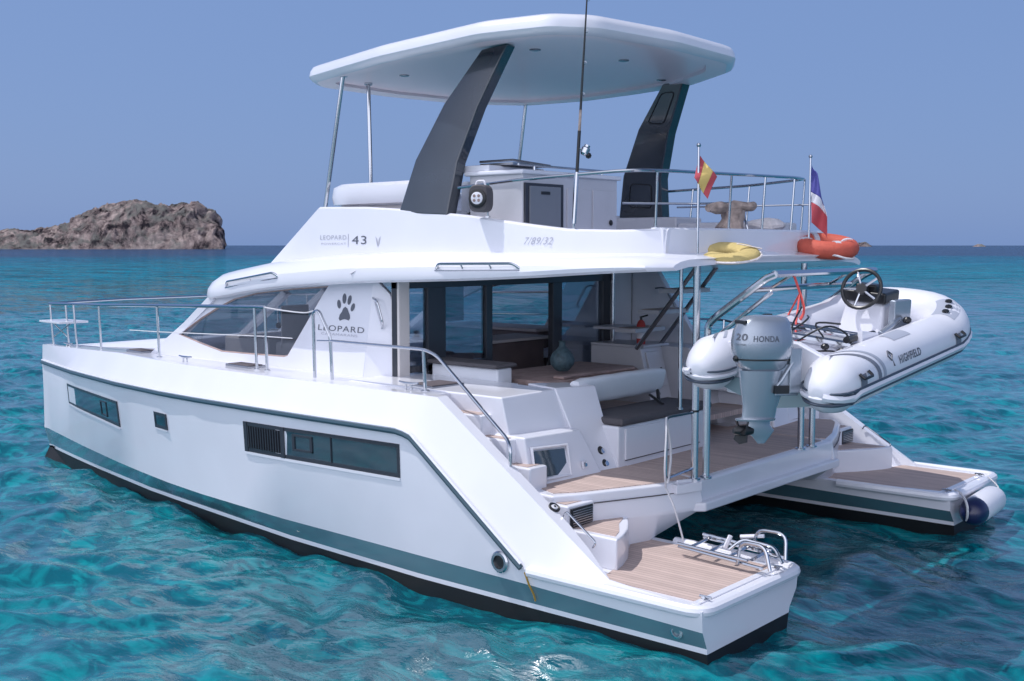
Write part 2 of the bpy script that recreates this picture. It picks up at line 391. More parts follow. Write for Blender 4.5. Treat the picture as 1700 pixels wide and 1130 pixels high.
# steep little waves far out show mostly the light coming up out of the water
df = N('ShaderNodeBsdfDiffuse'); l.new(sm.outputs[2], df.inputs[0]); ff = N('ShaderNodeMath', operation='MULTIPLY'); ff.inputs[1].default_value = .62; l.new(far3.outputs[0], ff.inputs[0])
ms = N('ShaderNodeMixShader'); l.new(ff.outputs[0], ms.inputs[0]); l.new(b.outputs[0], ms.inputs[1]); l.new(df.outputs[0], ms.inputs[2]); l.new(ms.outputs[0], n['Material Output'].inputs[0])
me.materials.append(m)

# ================================================================ SETTING: headland and islets
FH = V((D.x, D.y, 0)).normalized(); RH = V((R.x, R.y, 0)).normalized(); C0 = V((CAM.x, CAM.y, 0))
def rock_mat(name, veg=True):
    m = bpy.data.materials.new(name); m.use_nodes = True
    n = m.node_tree.nodes; l = m.node_tree.links; b = n['Principled BSDF']; b.inputs['Roughness'].default_value = .95
    b.inputs['Specular IOR Level'].default_value = .1
    tc = n.new('ShaderNodeTexCoord')
    t = n.new('ShaderNodeTexNoise'); t.inputs['Scale'].default_value = .055; t.inputs['Detail'].default_value = 10; t.inputs['Roughness'].default_value = .78; t.inputs['Distortion'].default_value = .5
    l.new(tc.outputs['Object'], t.inputs['Vector'])
    r = n.new('ShaderNodeValToRGB'); l.new(t.outputs[0], r.inputs[0]); e = r.color_ramp.elements
    e[0].position = .42; e[0].color = (.02, .017, .024, 1); e[1].position = .64; e[1].color = (.52, .43, .41, 1)  # near-black crevices: shade in the bump's hollows painted into the rock colour
    x = e.new(.5); x.color = (.22, .175, .175, 1)
    g = n.new('ShaderNodeTexNoise'); g.inputs['Scale'].default_value = .05; g.inputs['Detail'].default_value = 8; g.inputs['Roughness'].default_value = .7
    l.new(tc.outputs['Object'], g.inputs['Vector'])
    gr = n.new('ShaderNodeMapRange'); gr.inputs[1].default_value = .47; gr.inputs[2].default_value = .57; l.new(g.outputs[0], gr.inputs[0])
    ge = n.new('ShaderNodeNewGeometry'); sp = n.new('ShaderNodeSeparateXYZ'); l.new(ge.outputs['Normal'], sp.inputs[0])
    sl = n.new('ShaderNodeMapRange'); sl.inputs[1].default_value = .35; sl.inputs[2].default_value = .75; l.new(sp.outputs[2], sl.inputs[0])
    ml = n.new('ShaderNodeMath'); ml.operation = 'MULTIPLY'; l.new(gr.outputs[0], ml.inputs[0]); l.new(sl.outputs[0], ml.inputs[1])
    mx = n.new('ShaderNodeMix'); mx.data_type = 'RGBA'; l.new(ml.outputs[0], mx.inputs[0]); l.new(r.outputs[0], mx.inputs[6])
    mx.inputs[7].default_value = (.17, .17, .165, 1); l.new(mx.outputs[2], b.inputs['Base Color'])
    bp = n.new('ShaderNodeBump'); bp.inputs['Distance'].default_value = 6; bp.inputs['Strength'].default_value = 1
    l.new(t.outputs[0], bp.inputs['Height']); l.new(bp.outputs[0], b.inputs['Normal'])
    return m
ROCK = rock_mat('headland_rock')
def headland(name, prof, dist, depth, nu, nv, amp, lo, hi):
    H = interp(prof); vs = []; fs = []
    for i in range(nu+1):
        u = lo+(hi-lo)*i/nu
        for j in range(nv+1):
            v_ = j/nv; d = dist+depth*v_
            lat = u*d
            p = C0+FH*d+RH*(lat*(1+.0*v_))
            t = min(1, v_/.30); back = max(0, (v_-.5)/.5)
            g = (1-(1-t)**2.1)*(1-back**2)
            h = H(u)*d
            q = V((lat*.045, d*.045, 3.3))
            rg = noise.ridged_multi_fractal(q, .9, 2.1, 6, 1.0, 2.0)
            f2 = noise.fractal(V((lat*.16, d*.16, 9)), .8, 2.1, 5)
            vo = noise.voronoi(V((lat*.07+f2*.3, d*.05, h*.02)))[0]; vo2 = noise.voronoi(V((lat*.22, d*.16, 4)))[0]
            f2 += ((vo[1]-vo[0])-.35)*1.5+((vo2[1]-vo2[0])-.3)*.5
            z = h*g+(rg-1.1)*amp*g*.95*(1.08-g*.72)+f2*amp*.4*min(1, g*3)*(1.1-g*.7)
            p = p+RH*noise.noise(V((d*.07, z*.1, 1)))*amp*.6*g
            vs.append((p.x, p.y, z-1.2*(1-min(1, g*6))))
    for i in range(nu):
        for j in range(nv):
            a = i*(nv+1)+j; fs.append((a, a+1, a+nv+2, a+nv+1))
    o = M().add(vs, fs).build(name, ROCK, smooth=True, ang=180); o['kind'] = 'structure'; return o
HP = [(-340, 384), (-200, 381), (-60, 384), (0, 384), (60, 385), (100, 377), (125, 366), (160, 350), (195, 341), (228, 334), (245, 335), (262, 342), (280, 344), (300, 340),
      (318, 337), (330, 335), (338, 342), (345, 349), (358, 351), (366, 366), (370, 385), (373, 404.5)]
prof = [((px-850)/1875, (405.5-py)/1875+.0033) for px, py in HP]
headland('headland', prof, 900, 170, 420, 140, 11, prof[0][0], prof[-1][0]+.0005)
for k, (a, b_, top) in enumerate(((1413, 1446, 398.5), (1612, 1634, 402.5))):
    pr = [((a-850)/1875, .0), ((a*.7+b_*.3-850)/1875, (406.8-top)/1875*.8), ((a*.35+b_*.65-850)/1875, (406.8-top)/1875), ((b_-850)/1875, .0)]
    headland('islet', pr, 2600, 60, 24, 12, 5, pr[0][0], pr[-1][0])

# ================================================================ CATAMARAN
BOAT = thing('catamaran', (5.5, 0, 0), 'white power catamaran with flybridge and hardtop lying at anchor on turquoise water', 'catamaran')
yr = interp([(0, 3.3), (5, 3.3), (7, 3.24), (8.6, 3.0), (10.3, 2.65), (11.4, 2.36), (12.24, 2.13)])
ysh = interp([(0, 3.26), (.93, 3.18), (2.9, 3.10), (5, 3.09), (7, 3.03), (8.6, 2.81), (10.5, 2.47), (12.24, 2.115)])
ych = interp([(0, 3.285), (3, 3.27), (5, 3.25), (7, 3.13), (8.6, 2.88), (10.3, 2.54), (12.16, 2.125)])
ywh = interp([(0, 3.22), (3, 3.24), (5, 3.15), (6.2, 3.03), (8.1, 2.83), (10.1, 2.5), (12.12, 2.12)])
yin = interp([(0, 1.76), (3, 1.70), (6, 1.65), (9, 1.75), (11, 1.95), (12.24, 2.10)])
zr = interp([(0, .462), (1.73, .462), (3.05, 1.42), (3.2, 1.46), (7, 1.45), (12.24, 1.40)])
zs = interp([(0, .47), (.93, .50), (2.92, 1.785), (9, 1.785), (12.24, 1.665)])
zst = interp([(0, .30), (1.75, .33), (4, .35), (12.24, .40)])
zf = interp([(0, .466), (3.14, .466), (3.15, 1.76), (9, 1.76), (12.24, 1.65)])
xsn = [0, .15, .5, .93, 1.2, 1.45, 1.73, 2, 2.33, 2.6, 2.92, 3.05, 3.14, 3.15, 3.2, 3.6, 4.2, 5, 5.8, 6.6, 7.4, 8.2, 9, 9.8, 10.4, 11, 11.5, 11.9, 12.12, 12.24]
m = M(); rings = []
for x in xsn:
    bb = max(0, min(1, (x-.93)/.4)); top = zs(x)
    wt = .12*bb+.01
    xb = x if x < 11 else x-(x-11)**2*.075
    ring = [(x, yin(x), zf(x)), (x, ysh(x)-wt-.08*bb if x < 3.145 else ysh(x)-.2*min(1, (12.3-x)), zf(x)),
            (x, ysh(x)-wt, top-(.004 if x < .93 else 0)), (x, ysh(x), top), (x, yr(x), min(zr(x), top-.004)),
            (x-(.02 if x > 12 else 0), ych(x), zst(x)), (xb, ywh(x), .160), (xb, ywh(x), .118), (xb, ywh(x)-.10, -.3),
            (xb-(.1 if x > 12 else 0), (yin(x)+yr(x))/2, -.8), (xb, yin(x)+.25, -.3), (xb, min(yin(x)+.16, 2.12), .118), (xb, min(yin(x)+.15, 2.115), .160), (x, yin(x)+.03, zst(x))]
    rings.append(ring)
n_ = 14
vs = [p for r_ in rings for p in r_]
for i in range(len(rings)-1):
    for j in range(n_):
        m.mi = 2 if j in (7, 8, 9, 10) else (1 if j in (5, 12) else 0)
        o_ = (i*n_+j, i*n_+(j+1) % n_, (i+1)*n_+(j+1) % n_, (i+1)*n_+j)
        m.add([vs[q_] for q_ in o_], [(0, 1, 2, 3)])
for rr in (rings[0], rings[-1]):
    m.mi = 0; m.add([rr[i] for i in (0, 1, 2, 3, 4, 5, 6, 7, 11, 12, 13)], [tuple(range(11))])
    m.mi = 2; m.add([rr[i] for i in (7, 8, 9, 10, 11)], [tuple(range(5))])
m.mi = 0
HULL = m.build('hull', [WHITE, STRIPE_SHADE, ANTIFOUL], BOAT, mirror=True, ang=22)

# rub rail
P = [(x, yr(x)+.012, zr(x)) for x in (1.74, 2.0, 2.3, 2.6, 2.9, 3.05, 3.14, 3.25, 3.6, 4.5, 5.5, 6.5, 7.3, 8, 8.6, 9.2, 9.8, 10.4, 11, 11.5, 11.9, 12.2)]
g = M().tube(P, .026, 8); g.mi = 1
g.tube([(a, b_+.002, c+.035) for a, b_, c in P], .014, 6)
g.build('rub_rail', [RUB, WHITE], HULL, mirror=True)
# moulded rim of the swim platform
g = M(); path = rnd([(1.66, 3.30, .452), (0.0, 3.30, .452), (-.02, 1.755, .452), (1.25, 1.70, .452)], .16, 6)
g.tube(path, .048, 10)
g.build('platform_rim', WHITE, HULL, mirror=True)

# hull windows
def hull_win(x0, x1, za0, zb0, za1, zb1, yf, extra=None):
    """pane and frame following the hull side; z0 top/bottom at x0 (aft), z1 at x1"""
    g = M(); K = 6
    def pt(t, s_, off):
        x = x0+(x1-x0)*t; zt = za0+(za1-za0)*t; zb = zb0+(zb1-zb0)*t; z = zb+(zt-zb)*s_
        f = (z-zst(x))/(zr(x)-zst(x)); y = ych(x)+(yr(x)-ych(x))*f
        return V((x, y+off, z))
    fw = .035/(x1-x0); fh = .12*.3/(za0-zb0)
    g.mi = 1
    for (t0, t1, s0, s1) in ((0, 1, 0, fh), (0, 1, 1-fh, 1), (0, fw, fh, 1-fh), (1-fw, 1, fh, 1-fh)):
        rings = []
        for i in range(K+1):
            t = t0+(t1-t0)*i/K
            rings.append([pt(t, s0, -.02), pt(t, s1, -.02), pt(t, s1, .006), pt(t, s0, .006)])
        g.loft(rings)
    g.mi = 0
    g.loft([[pt(fw+(1-2*fw)*i/K, fh, -.02), pt(fw+(1-2*fw)*i/K, 1-fh, -.02), pt(fw+(1-2*fw)*i/K, 1-fh, .001), pt(fw+(1-2*fw)*i/K, fh, .001)] for i in range(K+1)])
    g.mi = 2  # white lower sill
    g.loft([[pt(i/K, -.09, -.02), pt(i/K, -.005, -.02), pt(i/K, -.005, .012), pt(i/K, -.09, .012)] for i in range(K+1)])
    if extra: extra(g, pt)
    g.build('window', [HGLASS, FRAME, WHITE, BLACK], HULL, mirror=True, smooth=False)
def ex_aft(g, pt):
    g.mi = 3; a, b2_ = .735, .975
    g.loft([[pt(a+(b2_-a)*i/3, .13, 0), pt(a+(b2_-a)*i/3, .87, 0), pt(a+(b2_-a)*i/3, .87, .004), pt(a+(b2_-a)*i/3, .13, .004)] for i in range(4)])
    g.mi = 1
    for i in range(13):
        t = a+(b2_-a)*(i+.5)/13
        g.loft([[pt(t-.003, .14, .003), pt(t-.003, .86, .003), pt(t-.003, .86, .014), pt(t-.003, .14, .014)],
                [pt(t+.003, .14, .003), pt(t+.003, .86, .003), pt(t+.003, .86, .014), pt(t+.003, .14, .014)]])
    for (t0, t1, s0, s1) in ((.705, .73, 0, 1), (.975, 1, 0, 1), (.52, .535, .3, .8), (.635, .65, .3, .8), (.52, .65, .3, .36), (.52, .65, .76, .82), (.4, .404, .1, .9)):
        g.loft([[pt(t0, s0, 0), pt(t0, s1, 0), pt(t0, s1, .012), pt(t0, s0, .012)], [pt(t1, s0, 0), pt(t1, s1, 0), pt(t1, s1, .012), pt(t1, s0, .012)]])
def ex_fwd(g, pt):
    g.mi = 1
    for (t0, t1, s0, s1) in ((.2, .21, .2, .8), (.3, .31, .2, .8), (.2, .31, .2, .25), (.2, .31, .76, .8)):
        g.loft([[pt(t0, s0, 0), pt(t0, s1, 0), pt(t0, s1, .01), pt(t0, s0, .01)], [pt(t1, s0, 0), pt(t1, s1, 0), pt(t1, s1, .01), pt(t1, s0, .01)]])
hull_win(3.21, 5.61, 1.345, 1.03, 1.31, .99, 3.3, ex_aft)
hull_win(7.24, 7.57, 1.21, 1.02, 1.21, 1.02, 3.1)
hull_win(8.70, 10.80, 1.205, .875, 1.225, .94, 2.8, ex_fwd)
# exhaust outlet and stern through-hull
g = M(); g.lathe((1.98, 3.27, .475), (0, 1, 0), [(0, .095), (.04, .095), (.052, .082), (.052, .06), (.03, .056)], 24)
g.mi = 1; g.lathe((1.98, 3.27, .475), (0, 1, 0), [(.032, .056), (.034, .03)], 16)
g.build('exhaust_outlet', [STEEL, BLACK], HULL, mirror=True)
g = M(); g.lathe((.24, 3.225, .25), (0, 1, 0), [(0, .055), (.04, .055), (.045, .045), (.045, .033), (.02, .03)], 18)
g.mi = 1; g.lathe((.24, 3.225, .25), (0, 1, 0), [(.022, .03), (.024, .01)], 12); g.build('drain_outlet', [STEEL, BLACK], HULL, mirror=True)
g = M(); g.tube([(1.70, 3.308, .44), (1.66, 3.300, .34), (1.63, 3.275, .26), (1.62, 3.262, .20)], .012, 5, flat=.3)
g.build('rust_stain', RUST, HULL[0])

# bulwark fittings: speaker ring and grab handle on the slanting wall top
sd = V((1.99, -.19, 1.27)).normalized()
g = M(); nrm = sd.cross(V((0, 1, 0))).normalized(); nrm = nrm if nrm.z > 0 else -nrm
c = V((1.62, 3.02, .945)); 
g.lathe(c, nrm, [(0, .052), (.018, .052), (.022, .045), (.01, .03)], 20); g.mi = 1
g.lathe(c, nrm, [(.012, .031), (.02, .026)], 16); g.mi = 0; g.lathe(c, nrm, [(.012, .012), (.026, .010)], 10)
g.build('speaker_grille', [BLACK, WHITE], HULL[0])
a0 = V((1.53, 3.0, .885)); b0 = V((1.2, 3.03, .68))
g = M().tube(rnd([a0, a0+nrm*.055, b0+nrm*.055, b0], .03, 4), .0095, 8); g.build('grab_handle', STEEL, HULL, mirror=True)

# deck block: cockpit sole, crossbeam and inner landings
g = M(); g.slab([(1.18, 1.40), (1.18, -1.40), (1.5, -1.72), (4.6, -1.72), (4.6, 1.72), (1.5, 1.72)], .72, .99)
g.build('bridge_deck', WHITE, BOAT, bev=.03, seg=3)
def deck_side(x0=1.2):
    return [(1.185, 1.38), (1.33, 1.85), (1.52, 2.3), (1.64, 2.6), (1.78, 2.84), (3.16, 2.84), (3.16, 1.3), (1.9, 1.3)]
lt = deck_side(); lb = list(lt); lb[0] = (1.52, 1.63); lb[1] = (1.42, 1.87); lb[7] = (1.9, 1.63)
lm = list(lt); lm[0] = (1.13, 1.39)
g = M().loft([[(a, b_, .45) for a, b_ in lb], [(a, b_, .73) for a, b_ in lm], [(a, b_, .994) for a, b_ in lt]]); g.build('aft_landing', WHITE, BOAT, bev=.025, seg=3, mirror=True)
# seam line under the landing edge
g = M().tube([(1.20, 1.49, .90), (1.327, 1.86, .90), (1.508, 2.30, .90), (1.63, 2.59, .90)], .006, 5); g.build('seam', DGREY, BOAT, mirror=True)
# fin under the landing joining hull to crossbeam
g = M().slab([(1.1, 1.42), (1.1, -1.42), (1.3, -1.6), (1.3, 1.6)], .70, .79); g.build('crossbeam', WHITE, BOAT, bev=.02)
# dark nonskid of the aft deck, teak of the landings and platforms
ins = lambda P_, z: [(a, b_, z) for a, b_ in P_]
g = M().slab([(1.27, 1.3), (1.27, -1.3), (2.9, -1.5), (2.9, 1.3)], .99, .996); g.build('deck_covering', TEAK, BOAT, smooth=False)
g = M().slab([(1.28, 1.42), (1.41, 1.88), (1.60, 2.34), (1.71, 2.60), (1.83, 2.76), (2.25, 2.6), (2.55, 1.33), (1.6, 1.33)], .99, 1.001)
g.build('teak_panel', TEAK, BOAT, smooth=False, mirror=True)
arc = [(1.42-.55*(1-math.cos(t))*.0-.16*math.sin(t*1.0), 1.62+1.2*t/1.57) for t in [0, .3, .6, .9, 1.2, 1.4]]
plat = [(.16, 1.93), (.16, 3.12), (1.05, 3.12), (1.12, 2.86), (1.20, 2.6), (1.36, 2.3), (1.50, 2.05), (1.48, 1.84), (.55, 1.86)]
g = M().slab(plat, .462, .474); g.build('teak_panel', TEAK, HULL, smooth=False, mirror=True)
g = M().slab([(.10, 1.86), (.10, 3.18), (.16, 3.18), (.16, 1.92), (.52, 1.86), (.52, 1.82)], .464, .477)
g.build('platform_edge', WHITE, HULL, smooth=False, mirror=True)
# curved lower step, ventilated step and the flight up to the side deck
def step(P_, z, z0=.46, name='step', ins_=.05, par=HULL):
    g = M().slab(P_, z0, z); g.build(name, WHITE, par, bev=.018, seg=2, mirror=True)
    cx = sum(p[0] for p in P_)/len(P_); cy = sum(p[1] for p in P_)/len(P_)
    Q = []
    for a, b_ in P_:
        d_ = V((cx-a, cy-b_)); L = d_.length; d_ = d_/L*min(ins_*1.4, L*.5); Q.append((a+d_.x, b_+d_.y))
    M().slab(Q, z-.01, z+.005).build('teak_panel', TEAK, par, smooth=False, mirror=True)
step([(1.08, 2.86), (1.13, 2.70), (1.22, 2.5), (1.33, 2.33), (1.47, 2.14), (1.66, 1.98), (1.72, 2.6), (1.8, 2.86)], .735, ins_=.07)
step([(1.60, 2.855), (1.58, 2.50), (1.80, 2.50), (2.1, 2.60), (2.1, 2.855)], .93)
step([(2.03, 2.845), (2.03, 2.60), (2.4, 2.60), (2.4, 2.845)], 1.20, .95)
step([(2.30, 2.84), (2.30, 2.58), (2.75, 2.58), (2.75, 2.84)], 1.42, .95)
step([(2.62, 2.83), (2.62, 2.56), (3.2, 2.56), (3.2, 2.83)], 1.61, .95)
g = M(); g.box(1.575, 1.592, 2.53, 2.83, .745, .905); g.mi = 1
for i in range(7): g.box(1.565, 1.578, 2.54, 2.82, .755+.021*i, .764+.021*i)
g.build('vent_louvre', [BLACK, DARKSTEEL], HULL, mirror=True, smooth=False)

# side decks / foredeck
g = M()
g.prism([(3.15, 1.9, 1.70), (11.6, 1.9, 1.60), (11.9, 1.9, 1.58), (11.9, -1.9, 1.58), (11.6, -1.9, 1.60), (5.2, -1.9, 1.66), (5.2, 1.9, 1.68)][1:] ,
        [(3.15, 1.9, 1.76), (11.6, 1.9, 1.672), (11.95, 1.9, 1.655), (11.95, -1.9, 1.655), (11.6, -1.9, 1.672), (5.2, -1.9, 1.755), (5.2, 1.9, 1.755)][1:])
g.build('foredeck', NONSKID, BOAT, bev=.01)
# deck hatches (mesh screens) and cleats
for (P_, z) in (([(3.78, 2.62), (3.42, 2.66), (3.40, 2.22), (3.76, 2.20)], 1.775), ([(6.85, 2.62), (6.35, 2.66), (6.35, 2.42), (6.85, 2.40)], 1.765), ([(9.35, 2.42), (8.9, 2.48), (8.9, 2.22), (9.35, 2.2)], 1.765)):
    g = M(); g.slab(P_, z-.02, z+.02); g.mi = 1
    cx = sum(p[0] for p in P_)/4; cy = sum(p[1] for p in P_)/4
    g.slab([(cx+(a-cx)*.86, cy+(b_-cy)*.86) for a, b_ in P_], z+.0, z+.026)
    g.build('deck_hatch', [DARKSTEEL, SCREEN], HULL, mirror=True, bev=.006)
for (x, y, z) in ((3.62, 2.78, 1.78), (7.55, 2.70, 1.775), (11.3, 2.2, 1.69)):
    g = M(); g.tube([(x-.13, y, z+.055), (x-.05, y, z+.045), (x+.05, y, z+.045), (x+.13, y, z+.055)], [.008, .014, .014, .008], 8)
    g.tube([(x-.04, y, z-.02), (x-.035, y, z+.045)], .012, 6); g.tube([(x+.04, y, z-.02), (x+.035, y, z+.045)], .012, 6)
    g.build('cleat', STEEL, HULL, mirror=True)

# ---------------- cabin
wy = lambda z: 2.34-(z-1.72)*.13             # tumblehome of the cabin side
out = [(9.0, 1.70), (8.55, 1.98), (7.98, 2.32), (7.72, 2.47), (7.45, 2.56), (7.2, 2.62), (6.2, 2.75), (4.76, 2.86), (4.74, 2.78), (4.78, 1.70)]
hole = [(8.30, 2.03), (7.85, 2.26), (7.50, 2.41), (7.2, 2.515), (6.75, 2.60), (6.1, 2.665), (5.47, 2.71), (5.56, 2.60), (6.08, 1.90), (6.14, 1.882), (6.8, 1.872), (7.35, 1.868), (7.75, 1.93)]
g = M().plate(out, [hole], lambda a, b_: (a, wy(b_), b_), lambda a, b_: (a, wy(b_)-.07, b_))
SIDE = g.build('cabin_side', WHITE, BOAT, mirror=True, ang=30)
g = M().plate(hole, [], lambda a, b_: (a, wy(b_)-.028, b_), lambda a, b_: (a, wy(b_)-.034, b_)); g.build('window_glass', GLASS, SIDE, mirror=True, smooth=False)
hr = [V((a, wy(b_)-.018, b_)) for a, b_ in hole]
g = M().tube(hr, .016, 5, closed=True); g.build('window_seal', BROWN, SIDE, mirror=True)
# aft return of the side wall (with grab rail) and pale inner jamb
g = M().prism([(4.78, wy(1.7), 1.70), (4.42, 2.16, 1.70), (4.46, 2.14, 2.38), (4.56, 2.13, 2.64), (4.72, wy(2.8), 2.80), (4.75, wy(2.8), 2.84)],
              [(4.82, wy(1.7)-.09, 1.70), (4.46, 2.09, 1.70), (4.50, 2.07, 2.38), (4.60, 2.06, 2.64), (4.76, wy(2.8)-.09, 2.80), (4.79, wy(2.8)-.09, 2.84)])
g.build('wing_wall', WHITE, BOAT, mirror=True, bev=.008)
g = M().box(4.36, 4.48, 2.04, 2.195, 1.25, 2.82); g.build('door_jamb', CREAM, BOAT, mirror=True, bev=.008)
g = M().tube(rnd([(4.70, 2.25, 2.60), (4.60, 2.29, 2.58), (4.53, 2.27, 2.34), (4.60, 2.22, 2.28)], .06, 4), .012, 8); g.mi = 1
g.tube([(4.68, 2.24, 2.56), (4.60, 2.22, 2.32)], .016, 6, flat=.4)
g.build('grab_rail', [STEEL, WHITE], BOAT, mirror=True)
# A-pillar and raked windscreen
def ws(y, z):                                    # windscreen surface x(y, z)
    return 8.98-(z-1.70)*1.58-.10*(abs(y)/2.2)**2*0+.55*(1-(abs(y)/2.25)**2)
PIL = []
for yc_ in (0, .75, 2.2):
    for sg in ((1,) if yc_ == 0 else (1, -1)):
        hw_ = .05 if yc_ < 2 else .09
        rings = []
        for i in range(7):
            z = 1.70+(2.55-1.70)*i/6
            a, b_ = yc_*sg-hw_, yc_*sg+hw_
            rings.append([(ws(a, z), a, z), (ws(b_, z), b_, z), (ws(b_, z)-.09, b_, z-.05), (ws(a, z)-.09, a, z-.05)])
        M().loft(rings).build('windscreen_pillar', WHITE, BOAT)
rings = []
g = M()
for i in range(7):
    z = 1.90+(2.60-1.90)*i/6
    rings.append([(ws(y, z)-.045, y, z) for y in np.linspace(-2.12, 2.12, 15)])
g.loft(rings, closed=False, caps=False); g.build('windscreen', GLASS, BOAT)
rings = [[(ws(y, z), y, z) for y in np.linspace(-2.2, 2.2, 15)]+[(ws(y, z)-.08, y, z) for y in np.linspace(2.2, -2.2, 15)] for z in (1.66, 1.80, 1.90)]
M().loft(rings).build('cabin_front', WHITE, BOAT, ang=25)

# ---------------- roof slab running aft to the cockpit overhang
bw = interp([(1.15, 1.95), (1.3, 2.17), (1.6, 2.26), (2.6, 2.35), (3.6, 2.42), (5, 2.50), (6.2, 2.49), (6.9, 2.45), (7.3, 2.42), (7.5, 2.38), (7.65, 2.32), (7.75, 2.22)])
bz = interp([(1.15, 2.935), (1.8, 2.90), (2.6, 2.845), (3.6, 2.80), (4.7, 2.765), (5.9, 2.69), (6.6, 2.62), (7.2, 2.53), (7.6, 2.50), (7.75, 2.52)])
tz = interp([(1.15, 3.03), (1.5, 3.08), (2.2, 3.08), (3.8, 3.09), (5, 3.07), (6.5, 2.95), (7.2, 2.845), (7.45, 2.80), (7.6, 2.755), (7.75, 2.67)])
rings = []
for x in [1.15, 1.22, 1.3, 1.45, 1.7, 2.0, 2.4, 2.9, 3.4, 3.9, 4.4, 4.9, 5.4, 5.9, 6.4, 6.8, 7.1, 7.3, 7.45, 7.6, 7.75]:
    W = bw(x); zb_ = bz(x); zt = tz(x); h_ = zt-zb_; xo = lambda y: x+(.0 if x > 4 else -.10*(1-(y/W)**2)*(4-x)/3)+(0 if x < 6.8 else .45*(1-(y/max(W, 1))**2)*(x-6.8)/.95)
    half = [(W*.5, zb_+.06), (W-.22, zb_+.03), (W-.045, zb_), (W-.008, zb_+.022), (W, zb_+min(.06, h_*.3)), (W-.02, zb_+h_*.5), (W-.10, zb_+h_*.80), (W-.22, zt), (W*.5, zt+.02)]
    rings.append([(xo(y), y, z) for y, z in half]+[(xo(0), 0, zt+.03)]+[(xo(y), -y, z) for y, z in half[::-1]]+[(xo(0), 0, zb_+.06)])
ROOF = M().loft(rings).build('cabin_roof', WHITE, BOAT, ang=28)
g = M().tube([(4.78, 2.49, 2.86), (4.66, 2.43, 2.93), (4.35, 2.30, 3.03)], .012, 6, flat=.5); g.build('panel_seam', GREYWHITE, BOAT, mirror=True)
for (xa, xb_, za, zb2, nb) in ((3.62, 2.58, 2.915, 2.93, 3), (7.10, 6.02, 2.66, 2.80, 2)):
    ya, yb_ = bw(xa)-.03, bw(xb_)-.03
    g = M(); A = V((xa, ya, za)); B = V((xb_, yb_, zb2)); up = V((0, .045, .06))
    g.tube(rnd([A, A+up+(B-A)*.06, B+up-(B-A)*.06, B], .08, 5), .014, 8)
    g.tube([A+V((0, .02, -.005)), B+V((0, .02, -.005))], .007, 6)
    for i in range(1, nb): t = A.lerp(B, i/nb); g.tube([t, t+up*.95], .009, 6)
    g.build('roof_grab_rail', STEEL, ROOF if False else BOAT, mirror=True)

# ---------------- flybridge coaming
fy = interp([(1.3, 1.50), (1.45, 1.64), (1.7, 1.80), (2.0, 1.93), (2.4, 2.03), (3.0, 2.10), (5.8, 2.12), (6.75, 2.06)])
ft = interp([(1.3, 3.32), (1.8, 3.30), (2.29, 3.31), (2.73, 3.36), (3.43, 3.45), (4.29, 3.53), (5.04, 3.575), (5.8, 3.59), (6.78, 2.93)])
rings = []
for x in [1.44, 1.55, 1.7, 1.85, 2.0, 2.3, 2.55, 2.75, 3.1, 3.45, 3.9, 4.3, 4.7, 5.04, 5.4, 5.8, 6.1, 6.4, 6.78]:
    y = fy(x); zt = ft(x); z0 = tz(x)-.05; hh = zt-z0
    rings.append([(x, y, z0), (x, y-.02*hh, z0+hh*.5), (x, y-.05*hh-.02, zt-.02), (x, y-.06*hh-.045, zt), (x, y-.15, zt), (x, y-.17, zt-.02), (x, y-.18, z0)])
FLY = M().loft(rings).build('flybridge_coaming', WHITE, BOAT, mirror=True, ang=28)
# aft coaming and raked front fairing
rings = []
for y in np.linspace(-1.64, 1.64, 21):
    x = 1.32+.13*(abs(y)/1.64)**3
    rings.append([(x, y, 3.04), (x+.01, y, 3.30), (x+.03, y, 3.32), (x+.14, y, 3.32), (x+.15, y, 3.04)])
M().loft(rings).build('aft_coaming', WHITE, BOAT, ang=28)
rings = []
for y in np.linspace(-2.03, 2.03, 11):
    k_ = .35*(1-(y/2.03)**2)
    rings.append([(6.75+k_, y, 2.92), (5.80+k_, y, 3.585), (5.72+k_, y, 3.585), (5.7+k_, y, 3.0)])
M().loft(rings).build('front_fairing', WHITE, BOAT, ang=25)
M().slab([(1.5, 1.55), (1.5, -1.55), (2.2, -1.9), (6.0, -1.95), (6.0, 1.95), (2.2, 1.9)], 3.10, 3.14).build('flybridge_sole', NONSKID, BOAT)
# side panels seam and lettering on the coaming
def Lx(px_): return px_
YF = lambda x, z: fy(x)-.02*(z-3.04)+.001
def fly_pt(x, z, off=.003):
    zt = ft(x); z0 = tz(x)-.05; hh = zt-z0; f = (z-z0)/hh; m1, m2 = .02*hh, .05*hh+.02
    d = m1*f/.5 if f < .5 else m1+(m2-m1)*(f-.5)/.45
    return V((x, fy(x)-d+off, z))
def fly_text(body, w_, x, z, m_, **k): text(body, w_, (0, 0, 0), (1, 0, 0), (0, 0, 1), m_, BOAT, mapper=lambda a, b_: fly_pt(x-a, z+b_), **k)
fly_text('LEOPARD', .44, 5.50, 3.245, INKL, h=.050)
fly_text('POWERCAT', .42, 5.49, 3.175, INKL, h=.022)
M().add([fly_pt(5.252, 3.14), fly_pt(5.244, 3.14), fly_pt(5.244, 3.285), fly_pt(5.252, 3.285)], [(0, 1, 2, 3)]).build('lettering', INKL, BOAT, smooth=False)
fly_text('43', .235, 5.07, 3.215, INK, h=.09)
fly_text('7/89/32', .32, 2.60, 3.20, INKL, h=.07, shear=.35)
for s_ in (1, -1):
    M().add([fly_pt(4.77+s_*a, b_) for a, b_ in ((0, 3.14), (.018, 3.17), (.035, 3.235), (.042, 3.255), (.02, 3.235), (.006, 3.20))], [tuple(range(6))]).build('cat_head_emblem', INKL, BOAT, smooth=False)
